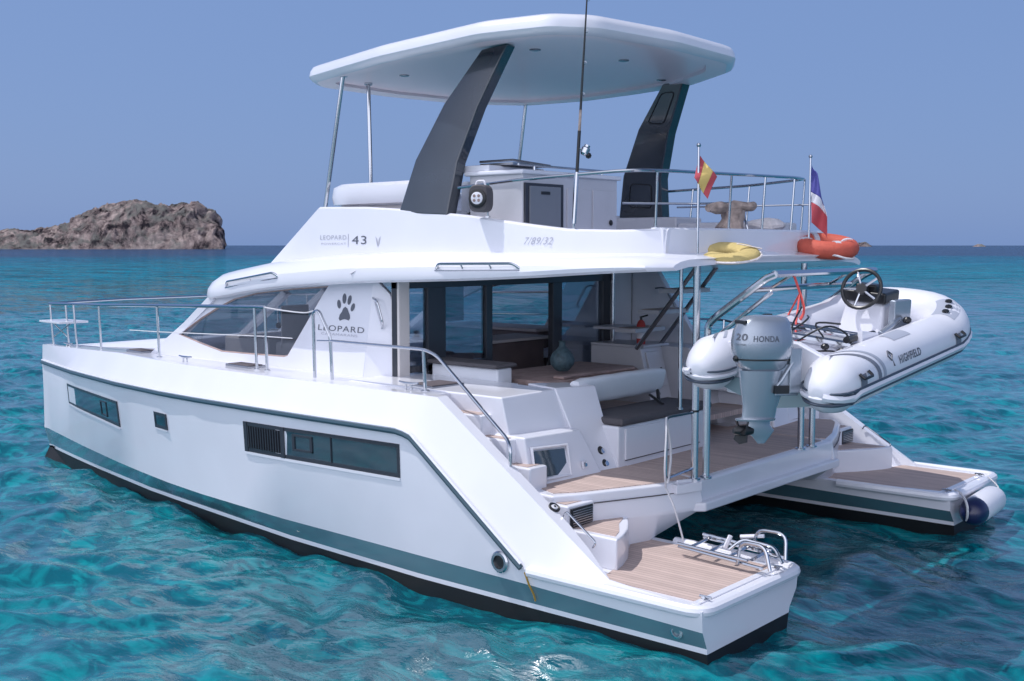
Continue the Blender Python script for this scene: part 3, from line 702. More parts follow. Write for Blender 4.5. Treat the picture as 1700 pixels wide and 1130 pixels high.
# pillar lettering with paw print
yp = 2.345
def side_pt(x, z, off=.003): return V((x, wy(z)+off, z))
g = M()
def ell(cx, cz, rx, rz, rot, k_=16):
    P_ = []
    for i in range(k_):
        t = 2*math.pi*i/k_; a, b_ = rx*math.cos(t), rz*math.sin(t)
        P_.append(side_pt(cx-(a*math.cos(rot)-b_*math.sin(rot)), cz+a*math.sin(rot)+b_*math.cos(rot)))
    g.add(P_, [tuple(range(k_))])
def EL(cx, cz, rx, rz, rot): ell(5.155+(cx-5.155)*.9, 2.475+(cz-2.43)*.9, rx*.86, rz*.86, rot)
EL(5.275, 2.475, .036, .058, .35); EL(5.185, 2.545, .038, .066, .08); EL(5.09, 2.53, .036, .062, -.2); EL(5.02, 2.445, .034, .055, -.45)
pad = [(0, .085), (.045, .06), (.07, .02), (.10, -.02), (.11, -.06), (.085, -.09), (.045, -.08), (0, -.075), (-.045, -.085), (-.085, -.10), (-.11, -.07), (-.095, -.02), (-.06, .015), (-.04, .06)]
g.add([side_pt(5.155-a*.85, 2.42+b_*.85) for a, b_ in pad], [tuple(range(len(pad)))])
g.build('paw_print', INK, BOAT, smooth=False)
tl = (0, -.13, 1)
text('LEOPARD', .76, (0, 0, 0), (1, 0, 0), (0, 0, 1), INK, BOAT, h=.062, mapper=lambda a, b_: side_pt(5.2-a, 2.25+b_, .003))
text('CATAMARANS', .60, (0, 0, 0), (1, 0, 0), (0, 0, 1), INKL, BOAT, h=.026, mapper=lambda a, b_: side_pt(5.22-a, 2.185+b_, .003))

# ---------------- hardtop
OUTL = [(7.0, .0), (6.95, 1.12), (6.62, 1.52), (4.9, 1.98), (3.2, 2.24), (2.45, 2.10), (2.14, 1.72), (1.98, .6), (2.02, -.6),
        (2.4, -1.22), (3.3, -1.86), (4.3, -2.10), (5.2, -2.22), (6.15, -2.08), (6.78, -1.35)]
def ofs(k_): 
    P_ = [V((a, b_, 0)) for a, b_ in OUTL]; n2_ = len(P_); out = []
    for i in range(n2_):
        t = (P_[(i+1) % n2_]-P_[i-1]).normalized(); nn = V((t.y, -t.x, 0))
        c_ = V((4.5, 0, 0)); 
        if nn.dot(P_[i]-c_) < 0: nn = -nn
        out.append(P_[i]-nn*k_)
    return out
layers = [(.55, 5.165), (.34, 5.16), (.33, 5.125), (.10, 5.115), (.03, 5.135), (0, 5.175), (.012, 5.235), (.045, 5.285), (.10, 5.31), (.5, 5.345)]
rings = []
for k_, z in layers:
    P_ = rnd(ofs(k_), .11, 4, True)
    rings.append([V((p.x, p.y, z+.0*p.x)) for p in P_])
g = M()
for i in range(len(rings)-1):
    g.mi = 1 if i < 3 else 0
    g.loft([rings[i], rings[i+1]], caps=False)
g.mi = 1; g.add(rings[0], [tuple(range(len(rings[0])))]); g.mi = 0; g.add(rings[-1], [tuple(range(len(rings[-1])))])
HT = g.build('hardtop', [WHITE, UNDER], BOAT, ang=40)
for (x, y) in ((3.3, 1.25), (3.0, .1), (5.6, .9), (3.5, -1.4)):
    M().lathe((x, y, 5.168), (0, 0, -1), [(0, .06), (.012, .06), (.016, .045)], 16).build('ceiling_light', DARKSTEEL, HT)
# leaning arches
def arch_pt(t, s_, side_):
    """t 0 foot..1 head ; s_ 0 fwd..1 aft"""
    fwd = [(4.50, 3.50), (4.36, 4.05), (4.05, 4.62), (3.62, 5.14)]; aft = [(3.78, 3.46), (3.74, 4.0), (3.56, 4.55), (3.27, 5.16)]
    k_ = t*3; i = min(2, int(k_)); f = k_-i
    fx = fwd[i][0]*(1-f)+fwd[i+1][0]*f; fz = fwd[i][1]*(1-f)+fwd[i+1][1]*f
    ax_ = aft[i][0]*(1-f)+aft[i+1][0]*f; az_ = aft[i][1]*(1-f)+aft[i+1][1]*f
    z = fz*(1-s_)+az_*s_; y = 2.06-(z-3.5)*.205
    return V((fx*(1-s_)+ax_*s_, y, z))
rings = []
for i in range(13):
    t = i/12; a, b_ = arch_pt(t, 0, 0), arch_pt(t, 1, 0); th = V((0, .16, 0))
    rings.append([a, a*.5+b_*.5+V((0, .012, 0)), b_, b_-th+V((.02, 0, 0)), a-th-V((.03, 0, 0))])
ARCH = M().loft(rings).build('hardtop_arch', CHAR, BOAT, mirror=True, bev=.018, ang=25)
# inner face panels
for (t0, t1) in ((.72, .93), (.10, .28)):
    g = M()
    c4 = [arch_pt(t0, .25, 0), arch_pt(t1, .25, 0), arch_pt(t1, .75, 0), arch_pt(t0, .75, 0)]
    c4 = [p-V((0, .167, 0)) for p in c4]; g.tube(rnd(c4, .05, 3, True), .006, 5, closed=True)
    g.build('access_panel', BLACK, ARCH, mirror=True)
for (a, b_) in (((6.36, 1.5, 3.60), (6.0, 1.5, 5.15)), ((6.36, -1.95, 3.55), (6.1, -2.05+.12, 5.15)), ((6.4, .72, 3.8), (6.4, .75, 5.17)), ):
    g = M().tube([a, b_], .026, 10); g.lathe(b_, (0, 0, -1), [(-.0, .05), (.03, .05), (.035, .03)], 12); g.build('hardtop_post', STEEL, BOAT)

# ---------------- flybridge furniture
g = M()
prof_ = lambda x, y, dy: [(x, y, 3.62), (x, y+dy, 3.64), (x, y+dy*1.25, 3.74), (x, y+dy, 3.84), (x, y, 3.87), (x, y-dy*.8, 3.82), (x, y-dy*.8, 3.65)]
path = rnd([(4.1, 1.62, 0), (6.25, 1.55, 0), (6.45, -1.5, 0), (4.6, -1.6, 0)], .45, 6)
rings = []
for i, p in enumerate(path):
    t = (path[min(i+1, len(path)-1)]-path[max(i-1, 0)]).normalized(); o_ = V((-t.y, t.x, 0))
    rings.append([p+o_*a+V((0, 0, b_)) for a, b_ in ((-.05, 3.62), (.08, 3.63), (.10, 3.72), (.08, 3.83), (0, 3.87), (-.08, 3.84), (-.09, 3.66))])
g.loft(rings); g.build('helm_fairing', WHITE, BOAT, ang=40)
g = M().box(4.6, 6.1, 1.30, 1.50, 3.14, 3.62); g.box(5.6, 5.9, -1.4, 1.4, 3.14, 3.6); g.build('helm_bulkhead', CREAM, BOAT, bev=.02)
g = M(); g.box(4.3, 4.9, .4, 1.2, 3.14, 3.5); g.box(4.3, 4.42, .4, 1.2, 3.5, 3.86); g.build('helm_seat', CUSH, BOAT, bev=.04, seg=3)
g = M().box(3.0, 3.72, .20, 1.80, 3.14, 3.88); WB = g.build('wet_bar', GREYWHITE, BOAT, bev=.02, seg=3)
g = M().box(2.97, 3.76, .16, 1.84, 3.86, 3.905); g.box(3.45, 3.9, .9, 1.8, 3.9, 3.97); g.build('worktop', WHITE, WB, bev=.015)
g = M(); g.box(2.975, 2.999, 1.18, 1.79, 3.20, 3.775); g.mi = 1; g.box(2.962, 2.98, 1.24, 1.73, 3.22, 3.745); g.mi = 2; g.box(2.955, 2.965, 1.42, 1.56, 3.665, 3.695)
g.build('fridge_door', [FRAME, MGREY, BLACK], WB, bev=.004)
g = M(); g.box(2.985, 3.0, .23, .66, 3.2, 3.74); g.box(2.985, 3.0, .70, 1.10, 3.2, 3.74); g.mi = 1; g.lathe((2.98, .35, 3.40), (-1, 0, 0), [(0, .03), (.012, .03), (.014, .02)], 14)
g.build('locker_door', [GREYWHITE, BLACK], WB, bev=.004)
g = M(); g.mi = 0
for y in (.35, 1.5): g.tube([(3.1, y, 3.90), (3.1, y, 3.96)], .012, 6)
g.tube([(3.1, .2, 3.96), (3.1, 1.75, 3.96)], .012, 8); g.mi = 1; g.slab([(3.3, 1.0), (3.3, 1.6), (3.75, 1.6), (3.75, 1.0)], 3.975, 4.0)
g.tube([(3.3, 1.0, 3.99), (3.3, 1.6, 4.02), (3.75, 1.6, 4.02)], .014, 6)
g.build('barbecue_rail', [STEEL, DARKSTEEL], WB)
g = M().box(1.9, 3.0, -1.88, -1.0, 3.14, 3.42); g.box(3.2, 4.6, -1.9, -1.3, 3.14, 3.5); g.build('flybridge_seat', GREYWHITE, BOAT, bev=.03)
# flybridge rail
railz = 3.80
path = rnd([(3.72, 1.96, 3.74), (2.9, 1.98, 3.79), (2.26, 1.92, 3.815), (1.70, 1.82, 3.84), (1.56, 1.3, 3.85), (1.56, -1.2, 3.90), (1.78, -1.82, 3.92), (2.6, -2.0, 3.88), (4.0, -2.02, 3.84)], .22, 5)
g = M().tube(path, .0165, 8)
RAIL = g.build('flybridge_rail', STEEL, BOAT)
for p, zb_ in (((3.3, 1.97, 3.765), 3.44), ((2.26, 1.92, 3.81), 3.31), ((1.62, 1.50, 3.845), 3.32), ((1.56, .85, 3.86), 3.32), ((1.56, .25, 3.87), 3.32), ((1.56, -.45, 3.88), 3.32), ((1.58, -1.15, 3.9), 3.32), ((1.78, -1.80, 3.92), 3.32), ((2.6, -1.99, 3.88), 3.32), ((3.4, -2.0, 3.86), 3.4)):
    g = M().tube([p, (p[0]+.03, p[1]*.99, zb_)], .013, 8); g.lathe((p[0]+.03, p[1]*.99, zb_-.005), (0, 0, 1), [(0, .03), (.012, .03), (.016, .015)], 10)
    g.build('stanchion', STEEL, RAIL)
g = M().tube(rnd([(3.0, .1, 3.62), (2.5, -.6, 3.62), (2.0, -.72, 3.62), (1.9, -.72, 3.3)], .1, 4), .013, 8)
g.tube([(3.0, -1.0, 3.60), (1.6, -1.72, 3.62)], .010, 8); g.build('hatch_guard_rail', STEEL, BOAT)

# ---------------- cockpit
def prism_tb(bot, top, name, mt, par=BOAT, **k): return M().prism(bot, top).build(name, mt, par, **k)
prism_tb([(2.40, 2.69, 1.40), (2.34, 1.60, 1.40), (2.9, 1.60, 1.40), (3.6, 1.80, 1.40), (4.6, 1.80, 1.4), (4.6, 2.69, 1.4)],
         [(2.50, 2.69, 1.775), (2.50, 1.93, 1.78), (2.95, 1.86, 1.78), (3.6, 1.80, 1.78), (4.6, 1.80, 1.78), (4.6, 2.69, 1.775)], 'cockpit_coaming', WHITE, bev=.018, seg=3, mirror=True)
prism_tb([(2.12, 1.86, .98), (2.06, 1.46, .98), (2.7, 1.40, .98), (2.9, 1.70, .98)],
         [(2.49, 1.925, 1.79), (2.42, 1.36, 1.77), (2.8, 1.36, 1.77), (2.94, 1.80, 1.79)], 'seat_end', WHITE, bev=.018, seg=3)
prism_tb([(2.12, 2.72, .98), (2.06, 1.72, .98), (3.2, 1.72, .98), (3.2, 2.72, .98)],
         [(2.20, 2.72, 1.44), (2.20, 1.90, 1.42), (3.2, 1.90, 1.42), (3.2, 2.72, 1.44)], 'side_locker', WHITE, bev=.02, seg=3, mirror=True)
g = M(); g.prism([(2.118, 2.64, 1.07), (2.118, 2.19, 1.05), (2.16, 2.19, 1.28), (2.16, 2.64, 1.31)], [(2.14, 2.64, 1.07), (2.14, 2.19, 1.05), (2.18, 2.19, 1.28), (2.18, 2.64, 1.31)]); g.mi = 1
fr = [V((2.112, 2.67, 1.05)), V((2.112, 2.16, 1.03)), V((2.16, 2.16, 1.31)), V((2.16, 2.67, 1.34))]; g.tube(fr, .018, 6, closed=True)
g.build('locker_window', [HGLASS, WHITE], BOAT, mirror=True, smooth=False)
g = M().lathe((2.10, 1.97, 1.10), (-1, 0, .15), [(0, .045), (.02, .045), (.022, .035), (.01, .02)], 4); g.mi = 1; g.lathe((2.09, 1.97, 1.10), (-1, 0, .15), [(0, .02), (.02, .018)], 10)
g.build('shower_socket', [WHITE, STEEL], BOAT)
for z in (1.17, 1.05):
    g = M().lathe((2.19 if z > 1.1 else 2.14, 1.60, z), (-1, 0, .4), [(0, .042), (.02, .042), (.025, .034)], 16); g.mi = 1
    g.lathe((2.17 if z > 1.1 else 2.12, 1.59, z), (-1, 0, .4), [(0, .028), (.02, .026)], 12); g.build('deck_valve', [BLACK, STEEL], BOAT)
text('CABA', .13, (2.135, 1.82, 1.115), (0, -1, 0), (.4, 0, 1), INKL, BOAT, h=.035)
g = M().box(2.06, 2.80, -.26, 1.47, .98, 1.40); BN = g.build('aft_bench', WHITE, BOAT, bev=.02, seg=3)
g = M().box(2.045, 2.062, -.02, 1.36, 1.06, 1.37); g.build('locker_door', WHITE, BN, bev=.006)
g = M().tube([(2.052, -.02, 1.055), (2.052, 1.36, 1.055)], .005, 5); g.tube([(2.052, -.14, 1.0), (2.052, -.14, 1.38)], .003, 5); g.build('door_seam', DGREY, BN)
g = M(); g.slab([(2.03, 1.45), (2.03, -.24), (2.62, -.24), (2.62, 1.45)], 1.40, 1.475); g.build('seat_cushion', DGREY, BN, bev=.03, seg=4)
g = M(); rings = []
for i, y in enumerate(np.linspace(1.50, -.06, 13)):
    rr = .15*(1 if 0 < i < 12 else .86)
    sp_ = lambda v_: math.copysign(abs(v_)**.55, v_)
    rings.append([(2.60+rr*.50*sp_(math.cos(t))-.25*rr*sp_(math.sin(t)), y, 1.69+rr*.93*sp_(math.sin(t))+.004*math.sin(i*2.1)) for t in [2*math.pi*k_/20 for k_ in range(20)]])
g.loft(rings); g.build('backrest', CUSH, BN, ang=60)
g = M().tube([(2.40, .25, 1.5), (2.45, .2, 1.60), (2.5, .1, 1.55)], .02, 6); g.tube([(2.3, .32, 1.48), (2.5, .28, 1.56)], .015, 6); g.build('backrest_bracket', BLACK, BN)
g = M().slab([(2.92, 1.45), (2.92, -.15), (3.2, -.45), (4.0, -.45), (4.0, 1.45)], 1.70, 1.765)
g.box(2.95, 3.1, -.1, 1.2, 1.765, 1.80); TB = g.build('cockpit_table', BROWN, BOAT, bev=.02, seg=2)
g = M().tube([(3.4, .5, 1.2), (3.4, .5, 1.7)], .05, 12); g.build('pedestal', STEEL, TB)
g = M().box(2.4, 4.5, -1.8, 1.8, 1.16, 1.22); g.build('cockpit_sole', TEAK, BOAT)
g = M(); g.box(3.35, 4.30, 1.55, 1.78, 1.6, 1.90); g.mi = 1; g.box(3.32, 4.32, 1.50, 1.84, 1.90, 1.945); g.build('settee_back', [CUSH, DGREY], BOAT, bev=.025, seg=3)

# saloon bulkhead with sliding doors
XB = 4.42
g = M()
for (a, b_) in ((2.20, 2.03), (1.74, 1.46), (.80, .69), (-.42, -.60), (-1.46, -1.72), (-1.78, -2.05)): g.box(XB-.03, XB+.05, min(a, b_), max(a, b_), 1.2, 2.80)
g.box(XB-.035, XB+.055, -2.05, 2.2, 2.70, 2.86); g.box(XB-.035, XB+.055, -2.05, 2.2, 1.18, 1.26)
g.box(XB-.03, XB+.04, .78, 2.05, 1.80, 1.87)
DR = g.build('saloon_bulkhead', FRAME, BOAT, bev=.006)
for (a, b_) in ((2.03, 1.74), (1.46, .80), (-.60, -1.46)):
    M().box(XB, XB+.012, b_, a, 1.26, 2.70).build('glass_door', GLASSD, DR, smooth=False)
# interior
g = M().box(4.5, 8.3, -2.1, 2.1, 1.12, 1.18); g.build('saloon_floor', WOODIN, BOAT)
g = M(); g.box(5.0, 5.5, -1.0, .35, 1.2, 1.95); g.box(5.5, 7.4, -2.1, -1.5, 1.2, 1.98); g.build('galley', WOODIN, BOAT, bev=.02)
g = M(); g.box(4.95, 5.55, -1.05, .40, 1.95, 1.99); g.box(5.5, 7.4, -2.12, -1.45, 1.98, 2.02); g.build('worktop', INLIGHT, BOAT, bev=.01)
g = M(); g.box(7.0, 7.9, .2, 1.9, 1.2, 2.02); g.box(5.0, 6.6, 1.45, 2.05, 1.2, 1.62); g.box(5.0, 6.6, 1.9, 2.1, 1.6, 2.02); g.build('saloon_seat', INLIGHT, BOAT, bev=.04)
g = M().box(6.2, 6.26, -.75, -.40, 2.15, 2.60); g.build('television', BLACK, BOAT)
g = M()
for i in range(14): g.ball((7.2+random.uniform(-.2, .2), random.uniform(.3, 1.6), 2.1+random.uniform(0, .09)), random.uniform(.03, .06), 8)
g.build('chart_table_gear', BLACK, BOAT)
g = M(); g.box(5.6, 5.62, 1.75, 2.1, 2.0, 2.5); g.box(6.45, 6.47, 1.7, 2.1, 1.95, 2.45); g.build('curtain', INLIGHT, BOAT)

# starboard side: wing, cabinet and stairs to the flybridge
g = M().prism([(4.42, -2.06, 2.84), (4.42, -2.06, 1.2), (3.0, -2.10, 1.2), (3.12, -2.10, 1.75), (3.45, -2.1, 2.05), (3.98, -2.06, 2.84)],
              [(4.42, -2.16, 2.84), (4.42, -2.16, 1.2), (3.0, -2.20, 1.2), (3.12, -2.20, 1.75), (3.45, -2.2, 2.05), (3.98, -2.16, 2.84)])
g.box(4.36, 4.42, -2.1, -1.62, 1.2, 2.84)
g.build('stair_wall', WHITE, BOAT, bev=.01)
CB = prism_tb([(3.42, -1.15, 1.2), (3.42, -1.62, 1.2), (4.36, -1.62, 1.2), (4.36, -1.15, 1.2)], [(3.6, -1.15, 1.90), (3.6, -1.62, 1.90), (4.36, -1.62, 1.90), (4.36, -1.15, 1.9)], 'stair_cabinet', GREYWHITE, bev=.015)
g = M().prism([(3.455, -1.22, 1.42), (3.455, -1.52, 1.42), (3.585, -1.52, 1.84), (3.585, -1.22, 1.84)], [(3.43, -1.22, 1.42), (3.43, -1.52, 1.42), (3.56, -1.52, 1.84), (3.56, -1.22, 1.84)]); g.mi = 1
g.ball((3.50, -1.46, 1.62), .025, 10); g.build('cabinet_door', [GREYWHITE, BLACK], CB, bev=.005)
CC = prism_tb([(2.75, -1.62, .98), (2.75, -2.2, .98), (4.36, -2.2, .98), (4.36, -1.62, .98)], [(3.2, -1.62, 1.90), (3.2, -2.2, 1.90), (4.36, -2.2, 1.90), (4.36, -1.62, 1.9)], 'stair_locker', GREYWHITE, bev=.02)
g = M()
for i in range(9):
    a = V((3.10-i*.03, -1.60-.0*i, 1.70-i*.022)); g.tube([a+V((0, -.02-.03*i, 0)), a+V((-.07, -.05-.03*i, -.13))], .011, 5)
g.build('air_slots', BLACK, CC)
g = M(); g.box(3.7, 4.36, -1.7, -1.2, 2.10, 2.135); g.box(3.55, 4.36, -1.72, -1.15, 1.90, 1.93); g.build('shelf', GREYWHITE, BOAT, bev=.006)
ST = M().tube([(3.57, -1.02, 1.90), (2.72, -1.02, 2.92)], .028, 8).build('stair', DARKSTEEL, BOAT)
M().tube([(3.64, -1.62, 1.88), (2.80, -1.62, 2.92)], .028, 8).build('stringer', DARKSTEEL, ST)
for (x, z) in ((3.28, 2.38), (2.98, 2.64), (3.62, 2.14)):
    g = M(); g.box(x-.05, x+.26, -1.66, -1.0, z-.05, z); g.mi = 1; g.box(x-.02, x+.23, -1.62, -1.04, z, z+.006); g.build('tread', [GREYWHITE, TEAK], ST, bev=.006)
g = M().tube(rnd([(3.95, -2.0, 2.6), (3.8, -1.98, 2.62), (3.62, -1.98, 2.35), (3.65, -2.0, 2.3)], .06, 4), .011, 6); g.build('hand_rail', DARKSTEEL, BOAT)

# posts of the aft overhang
for (x, y, z0, z1, r_) in ((1.24, 1.405, .985, 2.97, .034), (2.03, .42, 1.46, 2.93, .020), (1.22, -.70, .985, 2.97, .034), (4.3, -1.55, 1.3, 2.8, .02)):
    g = M().tube([(x, y, z0), (x, y, z1)], r_, 12); g.lathe((x, y, z0), (0, 0, 1), [(0, r_*1.7), (.015, r_*1.7), (.02, r_*1.1)], 14)
    if r_ > .03: g.mi = 1; g.lathe((x, y, 1.62), (0, 0, 1), [(0, r_*1.06), (.02, r_*1.06)], 14)
    g.build('roof_post', [STEEL, BLACK], BOAT)
# davit frame
for (y0, y1) in ((1.27, 1.18), (-.92, -.97)):
    g = M(); pts = rnd([(1.20, y0, .985), (1.20, y0, 2.42), (1.12, y0, 2.50), (.66, y1, 2.86), (.56, y1, 2.90)], .08, 5)
    g.tube(pts, .034, 10); g.lathe((1.2, y0, .985), (0, 0, 1), [(0, .058), (.015, .058), (.02, .04)], 14)
    g.tube([(1.12, y0-.06, 2.33), (.62, y1-.04, 2.74)], .02, 8); g.tube([(1.2, y0, 2.3), (1.1, y0-.06, 2.28)], .03, 8)
    g.build('davit_arm', STEEL, BOAT)
g = M(); g.tube([(.57, 1.19, 2.90), (.57, -.98, 2.90)], .034, 10); g.tube([(.82, 1.19, 2.755), (.82, -.98, 2.755)], .030, 10)
g.tube([(.57, .8, 2.9), (.82, .8, 2.755)], .014, 6); g.tube([(.57, -.4, 2.9), (.82, -.4, 2.755)], .014, 6)
g.build('davit_crossbar', STEEL, BOAT)
g = M()
for (y, z, r_) in ((1.30, 2.43, .030), (1.46, 2.42, .046), (1.64, 2.38, .040), (1.72, 2.47, .022)):
    g.tube([(.42, y, z+.04), (-.38, y+.02, z-.04)], r_, 10)
g.mi = 1
for x in (.40, -.38): g.tube([(x, 1.25, 2.46-.04*(x < 0)), (x, 1.78, 2.44-.04*(x < 0))], .028, 8)
g.mi = 2; g.obox((-.42, 1.45, 2.36), (1, 0, 0), (0, 1, .1), (0, 0, 1), .02, .16, .09)
g.build('davit_cradle', [STEEL, BLACK, WHITE], BOAT)

# swing gate with rope at the aft deck edge
g = M().tube(rnd([(1.24, 1.38, 1.62), (1.26, 1.86, 1.62), (1.26, 1.86, 1.06), (1.24, 1.38, 1.10)], .05, 4), .014, 8); g.build('boarding_gate', STEEL, BOAT)
g = M(); g.slab([(1.13, 1.44), (1.22, 1.74), (1.30, 1.70), (1.21, 1.42)], .90, .985); g.tube([(1.20, 1.52, 1.0), (1.27, 1.66, 1.0)], .02, 6); g.build('gate_latch', WHITE, BOAT, bev=.008)

# side rails
def zdeck(x): return zs(x)
fe = [(11.97, 2.08, 1.66), (11.62, 2.02, 1.66), (11.2, 2.12, 1.68), (10.2, 2.30, 1.71), (8.30, 2.58, 1.765), (6.22, 2.64, 1.765), (6.03, 2.64, 1.765), (5.08, 2.74, 1.765), (4.80, 2.74, 1.765), (3.39, 2.78, 1.765)]
rt = [(12.02, 2.10, 2.29), (11.2, 2.14, 2.31), (10.2, 2.33, 2.34), (8.30, 2.60, 2.41), (6.22, 2.66, 2.47), (6.03, 2.66, 2.47)]
g = M().tube(rt, .020, 8); SR = g.build('bow_rail', STEEL, BOAT, mirror=True)
for i in range(7):
    f_ = V(fe[i]); z_ = float(np.interp(f_.x, [6.03, 8.3, 10.2, 12.02], [2.47, 2.41, 2.34, 2.29]))
    g = M().tube([f_, (f_.x+(.03 if i < 3 else 0), f_.y+.02, z_)], .0165, 8); g.lathe(f_-V((0, 0, .005)), (0, 0, 1), [(0, .035), (.012, .035), (.016, .018)], 10)
    g.build('stanchion', STEEL, SR, mirror=True)
g = M().tube([(9.2, 2.45, 2.05), (8.3, 2.59, 2.08), (6.22, 2.65, 2.14), (6.03, 2.65, 2.145), (5.55, 2.66, 2.15)], .006, 5); g.build('lifeline', ROPE, SR, mirror=True)
g = M().tube([(6.03, 2.66, 2.47), (5.7, 2.68, 2.45), (5.3, 2.7, 2.44), (5.08, 2.75, 2.47)], .008, 6, sm=4); g.build('gate_rope', ROPE, SR, mirror=True)
g = M().tube(rnd([(5.08, 2.74, 1.765), (5.08, 2.75, 2.46), (4.98, 2.76, 2.48), (4.80, 2.76, 2.22), (4.80, 2.74, 1.765)], .06, 4), .018, 8)
g.tube([(5.02, 2.75, 2.16), (4.8, 2.76, 2.17)], .010, 6)
g.tube(rnd([(4.8, 2.76, 2.17), (3.39, 2.80, 2.17), (3.2, 2.82, 2.13), (2.16, 3.0, 1.47), (2.09, 3.04, 1.40), (2.09, 3.04, 1.25)], .12, 5), .016, 8)
g.tube([(3.39, 2.78, 1.765), (3.39, 2.80, 2.17)], .018, 8); g.lathe((3.39, 2.78, 1.765), (0, 0, 1), [(0, .045), (.012, .045), (.016, .02)], 10)
g.build('stair_handrail', STEEL, BOAT, mirror=True)
# seat in the bow pulpit
g = M(); g.slab([(12.05, 2.25), (11.35, 2.3), (11.35, 1.85), (12.05, 1.85)], 2.02, 2.05); g.mi = 1
g.tube([(11.95, 2.08, 1.8), (11.4, 2.1, 2.02)], .012, 6); g.tube([(11.65, 2.0, 1.78), (11.95, 2.1, 2.02)], .012, 6)
g.build('pulpit_seat', [WHITE, STEEL], BOAT, mirror=True, bev=.005)
g = M().tube([(12.02, 2.1, 2.29), (12.06, .8, 2.31), (12.06, -.8, 2.31), (12.02, -2.1, 2.29)], .02, 8)
g.build('pulpit_rail', STEEL, BOAT)

# folded swim ladder on the port platform
g = M()
za = .53
for y in (2.14, 1.72):
    g.tube([(.95, y-.02, za+.02), (.10, y+.06, za)], .016, 8); g.tube([(.93, y+.03, za+.06), (.22, y+.09, za+.05)], .014, 8)
LD = g.build('swim_ladder', STEEL, HULL[0])
for i in range(4):
    x = .84-.2*i
    M().tube([(x, 2.12, za+.03), (x+.02, 1.72, za+.04)], .018, 8, flat=.6).build('rung', STEEL, HULL[0])
g = M().tube(rnd([(.32, 2.22, za), (.30, 2.20, .72), (.08, 2.20, .72), (.02, 2.22, za)], .07, 5), .016, 8)
g.tube(rnd([(.38, 1.84, za+.03), (.36, 1.82, .74), (.10, 1.80, .74), (.08, 1.84, za)], .08, 5), .016, 8)
g.tube(rnd([(.55, 1.95, za+.03), (.45, 1.9, .66), (.15, 1.9, .64), (.05, 1.95, za)], .06, 5), .014, 8)
g.build('ladder_handle', STEEL, HULL[0])
g = M().tube([(.62, 1.9, za+.02), (.58, 1.88, .66)], .02, 6); g.tube([(.5, 1.85, .66), (.3, 1.8, .69)], .018, 6); g.build('ladder_bracket', WHITE, HULL[0])
g = M()
for (x, y) in ((.12, 3.05), (.10, 1.95)): g.tube([(x-.05, y, .495), (x+.05, y, .495)], .012, 6); g.tube([(x, y-.03, .48), (x, y+.03, .495)], .012, 6)
g.build('mooring_eye', STEEL, HULL, mirror=True)
g = M().lathe((1.85, -1.86, .50), (0, -1, 0), [(0, .05), (.04, .05), (.045, .03)], 10); g.build('deck_fitting', STEEL, BOAT)

# ================================================================ DINGHY (hanging in the davits)
du = V((0, -1, .095)).normalized(); dv = V((-1, 0, -.09)); dv = (dv-du*dv.dot(du)).normalized(); dw = du.cross(dv); dw = dw if dw.z > 0 else -dw
DO = V((-.02, 2.35, 2.165))
def dp(u, v_, w_=0): return DO+du*u+dv*v_+dw*w_
DG = thing('dinghy', (0, 1.0, 1.8), 'white and grey inflatable dinghy hanging bow up from the steel davits', 'dinghy')
L_, hw_, nose, TR = 2.78, .52, .62, .215
def cpath(k_=18):
    P_ = []
    for s_ in np.linspace(0, 1, 9)[:-1]: P_.append((s_*(L_-nose), hw_, 0))
    for t in np.linspace(0, math.pi, k_): P_.append((L_-nose+nose*math.sin(t), hw_*(math.copysign(abs(math.cos(t))**.8, math.cos(t))), .10*math.sin(t)))
    for s_ in np.linspace(1, 0, 9)[1:]: P_.append((s_*(L_-nose), -hw_, 0))
    return P_
cp = cpath()
ends = [(-.26, .045), (-.25, .075), (-.21, .12), (-.15, .165), (-.07, .20)]
full = [(u, hw_+.0, -.03*(1+u/-.26*.5) if u < 0 else 0) for u, _ in ends]+cp+[(u, -hw_, -.03) for u, _ in ends[::-1]]
rad = [r_ for _, r_ in ends]+[TR]*len(cp)+[r_ for _, r_ in ends[::-1]]
g = M().tube([dp(*p) for p in full], rad, 48); TUBE = g.build('inflatable_tube', PVC, DG, ang=50)
def tube_line(angle, r_, mt, name, lo=0, hi=None, off=1.0, fl=.35):
    g = M(); P_ = []; n3 = len(full)
    for i in range(lo, hi if hi else n3):
        a = V(full[max(0, i-1)]); b_ = V(full[min(n3-1, i+1)]); t = (b_-a).normalized(); o_ = V((t.y, -t.x, 0)); o_ = -o_ if i < 0 else o_
        cen = V(full[i]); c2 = V((1.0, 0, 0))
        if o_.dot(cen-V((1.2, 0, 0))) < 0: o_ = -o_
        if abs(cen.x) < L_-nose and abs(cen.y) > .4: o_ = V((0, math.copysign(1, cen.y), 0))
        q_ = cen+(o_*math.cos(angle)+V((0, 0, 1))*math.sin(angle))*(rad[i]*off+.002)
        P_.append(dp(*q_))
    # close round the pointed ends
    g.tube(P_, r_, 6); return g.build(name, mt, TUBE)
tube_line(-.04, .011, PVCD, 'rub_strake'); tube_line(-.38, .017, PVCD, 'rub_strake'); tube_line(-.19, .030, PVC, 'rub_strake', off=.985)
# horizontal caps of the strakes at the cone ends
for sgn in (1, -1):
    for w_, rr, mt_ in ((-.01, .009, PVCD), (-.10, .014, PVCD), (-.055, .02, PVC)):
        P_ = []
        for k_ in range(13):
            t = math.pi*k_/12; i_ = 0
            v_ = math.cos(t); uu = -.25*math.sin(t)**.8 if math.sin(t) > 0 else 0
            rr_ = math.sqrt(max(0, TR**2-w_**2*1.0))
            P_.append(dp(uu, sgn*hw_+v_*rr_*1.0, w_-.02*math.sin(t)))
        M().tube(P_, rr, 6).build('rub_strake', mt_, TUBE)
